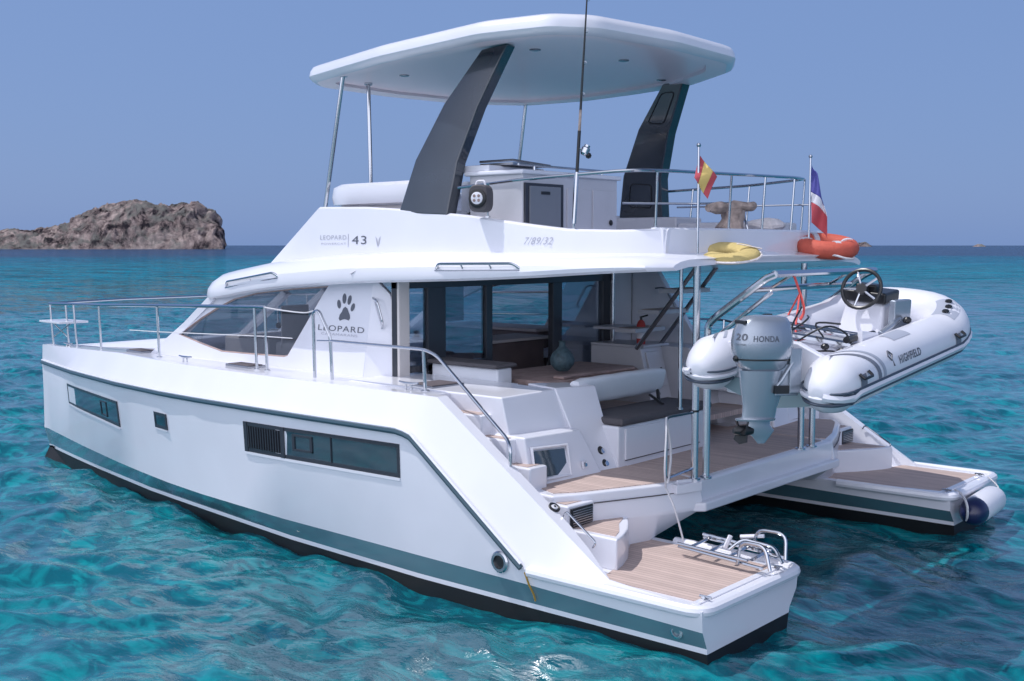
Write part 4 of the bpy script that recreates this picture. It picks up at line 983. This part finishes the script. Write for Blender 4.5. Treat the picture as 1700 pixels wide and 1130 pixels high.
# grey patches and carrying handles
def patch(u0, u1, a0_, a1_, side_, mt, name, h_=.003):
    g = M(); rings = []
    for i in range(9):
        u = u0+(u1-u0)*i/8; rings.append([dp(u, side_*(hw_+(TR+h_)*math.cos(a)), (TR+h_)*math.sin(a)) for a in np.linspace(a0_, a1_, 9)])
    g.loft(rings, closed=False, caps=False); return g.build(name, mt, TUBE)
def stripe(us, a0_, a1_, wd, side_=1):
    g = M(); A = []; B = []
    for i in range(13):
        t = i/12; a = a0_+(a1_-a0_)*t; u = us+.62*(1-math.sqrt(max(0, 1-(t)**2)))*-1 if False else us-.42*t**2.2
        A.append(dp(u, side_*(hw_+(TR+.003)*math.cos(a)), (TR+.003)*math.sin(a))); B.append(dp(u+wd, side_*(hw_+(TR+.003)*math.cos(a)), (TR+.003)*math.sin(a)))
    g.loft([A, B], closed=False, caps=False); g.build('grey_stripe', PVCG if wd > .055 else PVCL, TUBE)
for s_ in (1, -1):
    stripe(.34, .02, 1.7, .06, s_); stripe(.44, .02, 1.9, .05, s_)
    patch(.9, 1.25, 1.15, 1.75, s_, PVCL, 'grip_patch')
patch(.02, .13, -.15, .42, 1, PVCG, 'handle_patch'); patch(2.0, 2.12, -.1, .42, 1, PVCG, 'handle_patch')
for u in (.06, 2.04):
    g = M().tube(rnd([dp(u-.05, hw_+TR*.94, .10), dp(u-.05, hw_+TR+.03, .07), dp(u+.10, hw_+TR+.03, .07), dp(u+.10, hw_+TR*.94, .10)], .02, 3), .012, 6); g.build('carry_handle', BLACK, TUBE)
# bow grab panel: grey with black pads
g = M(); rings = []
for i in range(10):
    t = .02+(.78-.02)*i/9
    c_ = V((L_-nose+nose*math.sin(t), hw_*math.cos(t)**.8, .10*math.sin(t))); o_ = V((math.sin(t), math.cos(t), 0)).normalized()
    rings.append([dp(*(c_+(o_*math.cos(a)+V((0, 0, 1))*math.sin(a))*(TR+.003))) for a in np.linspace(1.0, 2.0, 7)])
g.loft(rings, closed=False, caps=False); g.build('grip_patch', PVCL, TUBE)
for t in (.14, .36, .62):
    c_ = V((L_-nose+nose*math.sin(t), hw_*math.cos(t)**.8, .10*math.sin(t))); o_ = V((math.sin(t), math.cos(t), 0)).normalized()
    q_ = c_+(o_*math.cos(1.5)+V((0, 0, 1))*math.sin(1.5))*(TR+.012); M().ball(dp(*q_), .032, 10, (1, 1.3, .6)).build('lashing_point', BLACK, TUBE)
def tp(a, b_):
    ang = .38+b_/TR; return dp(.98+a, hw_+(TR+.0045)*math.cos(ang), (TR+.0045)*math.sin(ang))
text('HIGHFIELD', .44, (0, 0, 0), (1, 0, 0), (0, 0, 1), INK, TUBE, h=.065, mapper=tp, bold=.02)
g = M().tube([tp(-.36+a, .03+b_) for a, b_ in ((.02, .07), (-.03, .03), (0, -.01), (.05, .03), (.02, .07), (.03, -.06))], .007, 5); g.build('emblem', INK, TUBE)
# alloy hull
rings = []
for u in (.02, .5, 1.0, 1.5, 2.0, 2.35, 2.6, 2.78):
    f = 1 if u < 1.5 else max(.04, 1-((u-1.5)/1.3)**2.2); k_ = -.30*(.35+.65*f)+(.12 if u > 2.2 else 0)*(u-2.2)
    w1 = hw_*f+.02
    rings.append([dp(u, w1, -.10), dp(u, w1*.92, -.17), dp(u, w1*.5, -.17+(k_+.17)*.55), dp(u, 0, k_), dp(u, -w1*.5, -.17+(k_+.17)*.55), dp(u, -w1*.92, -.17), dp(u, -w1, -.10), dp(u, 0, -.10)])
M().loft(rings).build('alloy_hull', HULLG, DG, ang=25)
g = M(); g.prism([dp(.06, .42, -.25), dp(.06, -.42, -.25), dp(.02, -.42, .18), dp(.02, -.20, .26), dp(.02, .20, .26), dp(.02, .42, .18)],
                 [dp(.13, .42, -.25), dp(.13, -.42, -.25), dp(.09, -.42, .18), dp(.09, -.20, .26), dp(.09, .20, .26), dp(.09, .42, .18)])
g.build('transom', WHITE, DG, bev=.015)
# jockey console with wheel, seat and locker inside the dinghy
g = M(); g.prism([dp(1.57, .22, -.08), dp(2.07, .22, -.08), dp(2.07, -.22, -.08), dp(1.57, -.22, -.08)], [dp(1.72, .18, .34), dp(2.00, .18, .34), dp(2.00, -.18, .34), dp(1.72, -.18, .34)])
g.build('console', PVC, DG, bev=.04, seg=3)
g = M().obox(dp(1.84, .0, .38), du, dv, dw, .16, .20, .05); g.obox(dp(1.77, .0, .44), du, dv, dw, .06, .10, .05); g.build('dashboard', BLACK, DG, bev=.02)
wc = dp(1.62, .0, .46); wx = dv; wn_ = (du*.86-dw*.35).normalized(); wyv = wn_.cross(wx).normalized()
g = M().tube([wc+(wx*math.cos(t)+wyv*math.sin(t))*.175 for t in [2*math.pi*i/28 for i in range(28)]], .017, 8, closed=True)
g.lathe(wc+wn_*-.01, wn_, [(0, .05), (.05, .05), (.12, .03)], 14); SW = g.build('steering_wheel', BLACK, DG)
g = M()
for i in range(5): t = 2*math.pi*i/5+.5; g.tube([wc+(wx*math.cos(t)+wyv*math.sin(t))*.04, wc+(wx*math.cos(t)+wyv*math.sin(t))*.17], .011, 6)
g.build('spoke', STEEL, SW)
g = M().obox(dp(.98, .0, .02), du, dv, dw, .28, .22, .10); g.build('jockey_seat', PVC, DG, bev=.04, seg=3)
g = M().obox(dp(1.77, .30, .24), (du+dv*.4), dv, dw, .10, .03, .14); g.tube([dp(1.42, .28, .12), dp(1.72, .30, .2), dp(1.97, .25, .3), dp(2.07, .05, .3)], .03, 8, sm=3); g.build('console_bracket', SILVER, DG, bev=.012)
g = M()
g.prism([dp(.1, .36, -.09), dp(2.35, .30, -.07), dp(2.6, 0, -.05), dp(2.35, -.30, -.07), dp(.1, -.36, -.09)], [dp(.1, .36, -.06), dp(2.35, .30, -.04), dp(2.6, 0, -.02), dp(2.35, -.30, -.04), dp(.1, -.36, -.06)])
g.build('dinghy_floor', NONSKID, DG)
random.seed(11)
for k_ in range(7):
    P_ = [dp(random.uniform(.1, .25), random.uniform(-.25, .25), random.uniform(.15, .3))]
    for i in range(3): P_.append(P_[-1]+du*random.uniform(.05, .28)+dv*random.uniform(-.15, .2)+dw*random.uniform(-.10, .14))
    M().tube(P_, .008, 6, sm=5).build('cable', BLACK, DG)
for (u, v_, w_, r_) in ((.45, .38, .14, .05), (.62, .40, .13, .04), (1.75, .38, .21, .04), (.30, .30, .2, .035)): M().ball(dp(u, v_, w_), r_, 10, (1, 1, .8)).build('fitting', BLACK, DG)
g = M().tube([dp(.5, .12, .0), dp(.8, .18, .02), dp(.75, .3, .02), dp(.5, .28, .02), dp(.55, .15, .03)], .014, 6, sm=5); g.build('painter_rope', ROPE, DG)
# outboard motor
eo = dp(-.22, .09, .0); eo.z = 2.295
et = (V((0, 0, 1))+du*.03).normalized()     # engine upright axis, slightly tilted
ex = dv; eb = et.cross(ex).normalized(); eb = eb if eb.y > 0 else -eb   # eb points away from the dinghy
ex = (dv-et*dv.dot(et)).normalized()
# the motor is steered over, so its flank faces the quarter
_q = math.radians(32); ex, eb = ex*math.cos(_q)+eb*math.sin(_q), eb*math.cos(_q)-ex*math.sin(_q)
eo = V((-.11, 2.69, 2.285))-eb*.13
def ep(a, b_, c_): return eo+ex*a+eb*b_+et*(c_*1.03 if c_ > 0 else c_*.70)
def ering(cx, cb, c_, rx, rb, p_=2.7, n4=28):
    out = []
    for i in range(n4):
        t = 2*math.pi*i/n4; ca, sa = math.cos(t), math.sin(t)
        out.append(ep(cx+rx*math.copysign(abs(ca)**(2/p_), ca), cb+rb*math.copysign(abs(sa)**(2/p_), sa), c_))
    return out
g = M().loft([ering(0, .12, .02, .135, .215), ering(0, .12, .06, .148, .235), ering(0, .12, .14, .150, .24), ering(0, .12, .22, .142, .225), ering(0, .11, .29, .128, .20), ering(0, .10, .325, .10, .165), ering(0, .10, .338, .05, .09)])
COWL = g.build('cowling', SILVER, DG, ang=45)
g = M().loft([ering(0, .12, .008, .137, .217), ering(0, .12, .018, .137, .217)]); g.build('trim_line', BLACK, COWL)
g = M().obox(ep(.0, .30, .285), ex, eb, et, .075, .02, .014); g.build('air_intake', BLACK, COWL, bev=.008)
g = M().loft([ering(0, .08, -.20, .055, .10), ering(0, .10, -.12, .075, .14), ering(0, .12, -.06, .115, .19), ering(0, .12, .008, .132, .21)]); 
g.build('lower_cowl', SILVER, DG, ang=50)
g = M().loft([ering(0, .13, -.62, .045, .14, 2), ering(0, .12, -.50, .06, .145, 2), ering(0, .11, -.38, .08, .165, 2), ering(0, .11, -.20, .10, .185, 2), ering(0, .11, -.10, .11, .19, 2)])
g.loft([ering(0, .155, -.645, .075, .165, 2), ering(0, .155, -.628, .08, .17, 2), ering(0, .15, -.615, .05, .13, 2)])
g.loft([ering(0, .10, -.90, .006, .03, 2), ering(0, .10, -.82, .012, .08, 2), ering(0, .12, -.76, .03, .13, 2), ering(0, .13, -.70, .028, .10, 2), ering(0, .13, -.62, .033, .10, 2)])
g.build('drive_leg', SILVER, DG, ang=50)
pc = ep(0, .24, -.755)
g = M().lathe(pc, eb, [(-.06, .03), (0, .042), (.06, .038), (.10, .02)], 14)
for k_ in range(3):
    t = 2*math.pi*k_/3+.4; rd = ex*math.cos(t)+et*math.sin(t); tg = -ex*math.sin(t)+et*math.cos(t)
    A = [pc+eb*(.05)+rd*.03+tg*-.03, pc+eb*.05+rd*.08+tg*-.055, pc+eb*.03+rd*.105+tg*.0, pc+eb*.0+rd*.08+tg*.05, pc-eb*.01+rd*.03+tg*.03]
    g.prism(A, [p+eb*.012 for p in A])
g.build('propeller', BLACK, DG)
g = M().obox(ep(0, -.12, -.10), ex, eb, et, .10, .05, .17); g.obox(ep(.06, -.06, -.2), ex, eb, et, .02, .10, .12); g.tube([ep(.09, -.1, .0), ep(.10, .0, -.2), ep(.06, .05, -.33)], .014, 6); g.tube([ep(-.09, -.1, .0), ep(-.10, .0, -.2), ep(-.06, .05, -.33)], .014, 6)
g.build('mounting_bracket', SILVER, DG, bev=.01)
M().obox(ep(.09, .0, -.30), ex, eb, et, .02, .06, .03).build('tilt_lever', BLACK, DG)
M().ball(ep(.0, .335, .02), .028, 8).build('cowl_latch', BLACK, DG)
_c = [.02, .06, .14, .22, .29]; _rx = [.135, .148, .150, .142, .128]; _rb = [.215, .235, .24, .225, .20]; _cb = [.12, .12, .12, .12, .11]
def cowl_pt(phi, c_):          # phi 0 = starboard/aft side, pi/2 = rear face
    rx, rb, cb = (float(np.interp(c_, _c, q_))+.0015 for q_ in (_rx, _rb, _cb))
    ca, sa = math.cos(phi), math.sin(phi)
    return ep(rx*math.copysign(abs(ca)**(2/2.7), ca), cb+rb*math.copysign(abs(sa)**(2/2.7), sa), c_)
def cowl_arc(t0):              # arc-length walk so that the lettering is not squeezed
    tab = [(0.0, t0)]; p = cowl_pt(t0, .17); q_ = t0; acc = 0
    out = {0: []}
    fw = [(0, t0)]
    for i in range(200):
        q_ += .01; p2 = cowl_pt(q_, .17); acc += (p2-p).length; fw.append((acc, q_)); p = p2
    p = cowl_pt(t0, .17); q_ = t0; acc = 0; bk = []
    for i in range(200):
        q_ -= .01; p2 = cowl_pt(q_, .17); acc -= (p2-p).length; bk.append((acc, q_)); p = p2
    al = bk[::-1]+fw; return lambda a: float(np.interp(a, [x for x, _ in al], [x for _, x in al]))
w1 = cowl_arc(.10); w2 = cowl_arc(1.16)
text('HONDA', .21, (0, 0, 0), (1, 0, 0), (0, 0, 1), INK, COWL, h=.044, mapper=lambda a, b_: cowl_pt(w1(-a), .17+b_), bold=.02)
text('20', .105, (0, 0, 0), (1, 0, 0), (0, 0, 1), INK, COWL, h=.05, mapper=lambda a, b_: cowl_pt(w2(-a), .18+b_), bold=.02)
text('FOUR STROKE', .09, (0, 0, 0), (1, 0, 0), (0, 0, 1), INK, COWL, h=.013, mapper=lambda a, b_: cowl_pt(w2(-a), .125+b_))
# lifting rope
LR = M().tube([(.55, .85, 2.87), (.40, .95, 2.6), (.36, 1.1, 2.5)], .012, 6, sm=3).tube([(.47, .90, 2.72), (.25, 1.4, 2.48), (-.05, 2.0, 2.22)], .009, 6).tube([(.47, .90, 2.72), (.45, 1.2, 2.5)], .009, 6)
LR.build('lifting_rope', PINKROPE, None, base=(.55, .85, 2.3), label='thin red rope tied from the davit crossbar down to the dinghy', category='rope')
M().tube([(1.26, 1.86, 1.62), (1.20, 1.95, 1.5), (1.18, 2.0, 1.2), (1.22, 1.92, 1.02), (1.24, 1.88, .98), (1.16, 1.86, .8), (1.10, 1.80, .5)], .009, 6, sm=5).tube([(1.26, 1.86, 1.60), (1.24, 1.81, 1.3), (1.25, 1.84, 1.02)], .012, 6, sm=4).build(
    'mooring_line', ROPE, None, base=(1.2, 1.9, .5), label='white rope looped over the steel boarding gate beside the davit post', category='rope')

# ================================================================ LOOSE THINGS
# flags
def flag(name, base, top, cols, Pfun, label, cat='flag'):
    t = thing(name, base, label, cat)
    M().tube([base, top], .012, 8).ball(V(top)+V((0, 0, .015)), .022, 8).build('flagpole', STEEL, t)
    nu, nv = 16, 14
    for k_, (a0_, a1_, mt) in enumerate(cols):
        g = M(); rings = []
        for i in range(nu+1):
            a = a0_+(a1_-a0_)*i/nu
            rings.append([Pfun(a, j/nv) for j in range(nv+1)])
        g.loft(rings, closed=False, caps=False)
        o_ = g.build('flag_stripe', mt, t, ang=180)
        s_ = o_.modifiers.new('s', 'SOLIDIFY'); s_.thickness = .003
    return t
def mk(hoist_top, hoist_len, dir_, drop, fly):
    def f(a, s_):   # a across the hoist (0 top), s_ along the fly
        p = V(hoist_top)+V((0, 0, -1))*hoist_len*a*(1-.25*s_)
        wv = .035*math.sin(s_*9+a*3)*s_**.5
        return p+V(dir_)*fly*s_+V((0, 0, -drop*s_*(1+.25*a)))+V((.65, -.75, 0))*wv
    return f
RHt = V((R.x, R.y, 0)).normalized()
flag('spanish_flag', (1.25, 1.39, 3.08), (1.25, 1.39, 4.05), [(0, .27, REDF), (.27, .73, YELF), (.73, 1, REDF)],
     lambda a, s_: V((1.25, 1.39, 4.0))+V((-.75, -.66, 0))*(.015+.17*s_*.0+.155*a*1.0+.0)*1.0+V((0, 0, -.03-.02*a))+V((-.75, -.66, 0))*(-.10*s_*(.55+.3*a))+V((0, 0, -1))*(.17*a+.20*s_)+V((.6, -.7, 0))*.03*math.sin(6*a+4*s_),
     'small red and yellow striped flag drooping from a thin steel pole on the aft overhang')
flag('french_flag', (1.25, -.85, 3.1), (1.25, -.85, 4.08), [(0, .46, BLUEF), (.46, .64, WHITEF), (.64, 1, REDF)],
     lambda a, s_: V((1.25, -.85, 4.0))+V((-.75, -.66, 0))*(.015+.17*math.sin(min(1, s_*1.0+.0)*1.5)*(.35+.65*min(1, a*1.6)))+V((0, 0, -1))*(.60*a+.12*s_+.05*a*s_)+V((.6, -.7, 0))*.035*math.sin(5*a+7*s_),
     'blue, white and red flag hanging limp from the pole behind the orange lifebuoy')

# fishing rod with reel
FR = thing('fishing_rod', (2.26, 1.92, 3.33), 'long dark fishing rod standing in a holder on the flybridge rail', 'fishing rod')
ra = V((2.26, 1.93, 3.36)); rb = V((2.17, 1.84, 5.75)); rd_ = (rb-ra)
M().tube([ra, ra+rd_*.20], .021, 8).build('rod_holder', STEEL, FR)
M().tube([ra+rd_*.2, ra+rd_*.36], .016, 8).tube([ra+rd_*.44, ra+rd_*.60, ra+rd_*.8, rb], [.012, .010, .008, .005], 8).build('rod_blank', BLACK, FR)
M().tube([ra+rd_*.36, ra+rd_*.44], .013, 8).build('cork_grip', WOOD, FR)
rc = ra+rd_*.285+V((-.05, -.045, 0))
g = M().lathe(rc, (-.3, -.3, 1), [(-.05, .025), (-.03, .04), (.02, .04), (.03, .028), (.05, .028)], 12); g.tube([ra+rd_*.29, rc], .012, 6); g.mi = 1; g.ball(rc+V((-.02, -.02, -.05)), .03, 8); g.build('reel', [STEEL, BLACK], FR)
for k_ in (.5, .62, .74, .86): c_ = ra+rd_*k_; M().tube([c_+V((-.75, -.66, 0))*.014+(V((-.75, -.66, 0))*math.cos(t)+V((0, 0, 1))*math.sin(t))*.014 for t in [2*math.pi*i/8 for i in range(8)]], .003, 5, closed=True).build('line_guide', STEEL, FR)

# cable reel
CR = thing('cable_reel', (3.27, 2.12, 3.45), 'round dark cable reel with four white sockets hanging on the flybridge rail', 'cable reel')
c_ = V((3.27, 2.12, 3.615)); fc = V((-.35, 1, 0)).normalized(); fx_ = fc.cross(V((0, 0, 1))).normalized()
g = M()
rings = []
for (o_, s_) in ((-.08, .85), (-.07, 1), (.05, 1), (.07, .9)):
    rings.append([c_+fc*o_+fx_*math.copysign(abs(math.cos(t))**.6, math.cos(t))*.105*s_+V((0, 0, 1))*math.copysign(abs(math.sin(t))**.6, math.sin(t))*.135*s_ for t in [2*math.pi*i/24 for i in range(24)]])
g.loft(rings); g.build('reel_body', DGREY, CR, ang=45)
g = M().lathe(c_+fc*.07, fc, [(0, .09), (.02, .09), (.025, .08), (.025, .065), (.01, .06)], 24); g.build('drum', BLACK, CR)
g = M().lathe(c_+fc*.078, fc, [(0, .062), (.022, .060), (.026, .05)], 24); g.build('socket_plate', WHITEF, CR)
for sx_, sz_ in ((1, 1), (-1, 1), (1, -1), (-1, -1)):
    M().lathe(c_+fc*.102+fx_*sx_*.024+V((0, 0, sz_*.022)), fc, [(0, .015), (.006, .015)], 12).build('socket', BROWN, CR)
g = M().tube(rnd([c_+fx_*-.05+V((0, 0, .12)), c_+fx_*-.04+V((0, 0, .17)), c_+fx_*.04+V((0, 0, .17)), c_+fx_*.05+V((0, 0, .12))], .02, 3), .012, 6); g.build('handle', WHITEF, CR)

# horseshoe buoys and lifebuoy on the overhang
def horseshoe(c, n_, ax0, Ro, r_, a0_, a1_, flat):
    c = V(c); n_ = V(n_).normalized(); a = V(ax0); a = (a-n_*a.dot(n_)).normalized(); b_ = n_.cross(a)
    rings = []; K = 26
    for i in range(K+1):
        t = a0_+(a1_-a0_)*i/K; rad_ = a*math.cos(t)+b_*math.sin(t); cen = c+rad_*Ro
        e_ = min(1, .45+.9*math.sqrt(min(i, K-i)/3.0)) if i < 3 or i > K-3 else 1
        rings.append([cen+(rad_*math.cos(q_)+n_*math.sin(q_)*flat)*r_*e_ for q_ in [2*math.pi*k_/14 for k_ in range(14)]])
    return M().loft(rings), c, a, b_, n_
YF_ = thing('horseshoe_buoy', (1.15, 1.05, 3.04), 'yellow foam horseshoe buoy lying on the edge of the aft overhang by the flag', 'buoy')
g, c_, a_, b_, n_ = horseshoe((1.18, 1.0, 3.085), (-.14, .2, 1), (-1, -.75, 0), .215, .105, -2.65, 2.65, .48)
g.build('foam_body', YEL, YF_, ang=60)
g = M().tube([c_+(a_*math.cos(t)+b_*math.sin(t))*.33-n_*.01 for t in np.linspace(-2.3, 2.3, 18)], .012, 6); g.tube([c_+a_*.1+n_*.09, c_+a_*.33+n_*.04], .02, 6, flat=.3); g.build('strap', STONEW, YF_)
OB = thing('lifebuoy', (1.22, -1.3, 3.04), 'orange lifebuoy with pale bands and white grab line on the starboard end of the overhang', 'lifebuoy')
g, c_, a_, b_, n_ = horseshoe((1.16, -1.06, 3.15), (-.16, .12, 1), (-1, -.9, 0), .255, .10, -math.pi, math.pi, .95)
g.build('foam_ring', ORANGE, OB, ang=60)
for t in (-.2, 1.9, 3.4, 4.9):
    cen = c_+(a_*math.cos(t)+b_*math.sin(t))*.235; tg = -a_*math.sin(t)+b_*math.cos(t)
    M().lathe(cen-tg*.03, tg, [(0, .102), (0.06, .102)], 16).build('reflective_band', GREYWHITE, OB)
g = M(); P_ = []
for i in range(24):
    t = 2*math.pi*i/24; P_.append(c_+(a_*math.cos(t)+b_*math.sin(t))*(.345+.05*math.sin(4*t))-n_*(.03+.04*abs(math.sin(2*t))))
g.tube(P_, .012, 6, closed=True, sm=3); g.build('grab_line', ROPE, OB)

# driftwood stool and cushion on the flybridge
g = M().tube([(1.82, -.16, 3.30), (1.80, -.20, 3.42), (1.80, -.22, 3.52)], [.15, .115, .13], 12, sm=4).tube([(1.92, .12, 3.54), (1.85, -.02, 3.55), (1.79, -.22, 3.56), (1.72, -.42, 3.57), (1.70, -.50, 3.58)], [.045, .06, .062, .055, .03], 10, sm=4)
for i, v_ in enumerate(g.v): d_ = noise.noise_vector(v_*9)*.025; g.v[i] = v_+d_
g.build('driftwood_stool', WOOD, None, base=(1.8, -.2, 3.3), label='weathered T-shaped driftwood block standing behind the aft flybridge rail', category='driftwood')
g = M().ball((1.85, -.98, 3.37), .2, 18, (1.2, 1.2, .42)); 
for i, v_ in enumerate(g.v): g.v[i] = v_+noise.noise_vector(v_*7)*.03
g.build('cushion', STONEW, None, base=(1.85, -.98, 3.3), label='pale rumpled cushion lying behind the aft flybridge rail next to the driftwood', category='cushion')

# vase on the table
g = M().lathe((3.3, .78, 1.80), (0, 0, 1), [(0, .06), (.02, .085), (.07, .125), (.13, .135), (.19, .11), (.24, .06), (.27, .035), (.31, .032), (.325, .042), (.325, .03)], 24)
g.build('vase', VASE, None, base=(3.3, .78, 1.80), label='round blue grey bottle vase on the brown cockpit table', category='vase')
# fire extinguisher
FE = thing('fire_extinguisher', (3.72, -1.34, 1.93), 'small red fire extinguisher by the white shelves under the flybridge stairs', 'fire extinguisher')
M().lathe((3.72, -1.34, 1.93), (0, 0, 1), [(0, .05), (.01, .056), (.24, .056), (.28, .04), (.30, .02)], 16).build('cylinder', RED, FE)
g = M().tube([(3.72, -1.34, 2.22), (3.72, -1.34, 2.27)], .016, 8).tube([(3.74, -1.34, 2.26), (3.66, -1.40, 2.29)], .012, 6); g.build('valve', BLACK, FE)
M().lathe((3.72, -1.34, 2.0), (0, 0, 1), [(0, .0575), (.12, .0575)], 16).build('paper_label', WHITEF, FE)

# fender hanging at the starboard stern
FN = thing('fender', (-.2, -2.3, .2), 'white cylindrical fender with navy end tied to the starboard stern', 'fender')
ax_ = V((0.04, -1, .02)).normalized(); f0 = V((-.20, -1.86, .30))
g = M().lathe(f0, ax_, [(.10, .135), (.14, .15), (.5, .152), (.76, .15), (.84, .13), (.90, .08), (.92, .03)], 22); g.build('fender_body', PVC, FN, ang=50)
g = M().lathe(f0, ax_, [(-.10, .02), (-.09, .05), (-.05, .10), (.0, .13), (.06, .148), (.12, .151)], 22); g.build('end_cap', NAVY, FN, ang=50)
M().tube([(-.04, -2.85, .52), (-.16, -2.84, .42), (-.18, -2.78, .34)], .010, 6, sm=4).build('fender_rope', ROPE, FN)
g = M().tube([(.02, -1.98, .50), (-.08, -1.9, .48), (-.18, -1.76, .42), (-.2, -1.74, .32), (-.16, -1.82, .22), (-.08, -1.9, .28)], .014, 6, sm=5); g.build('fender_rope', ROPE, FN)
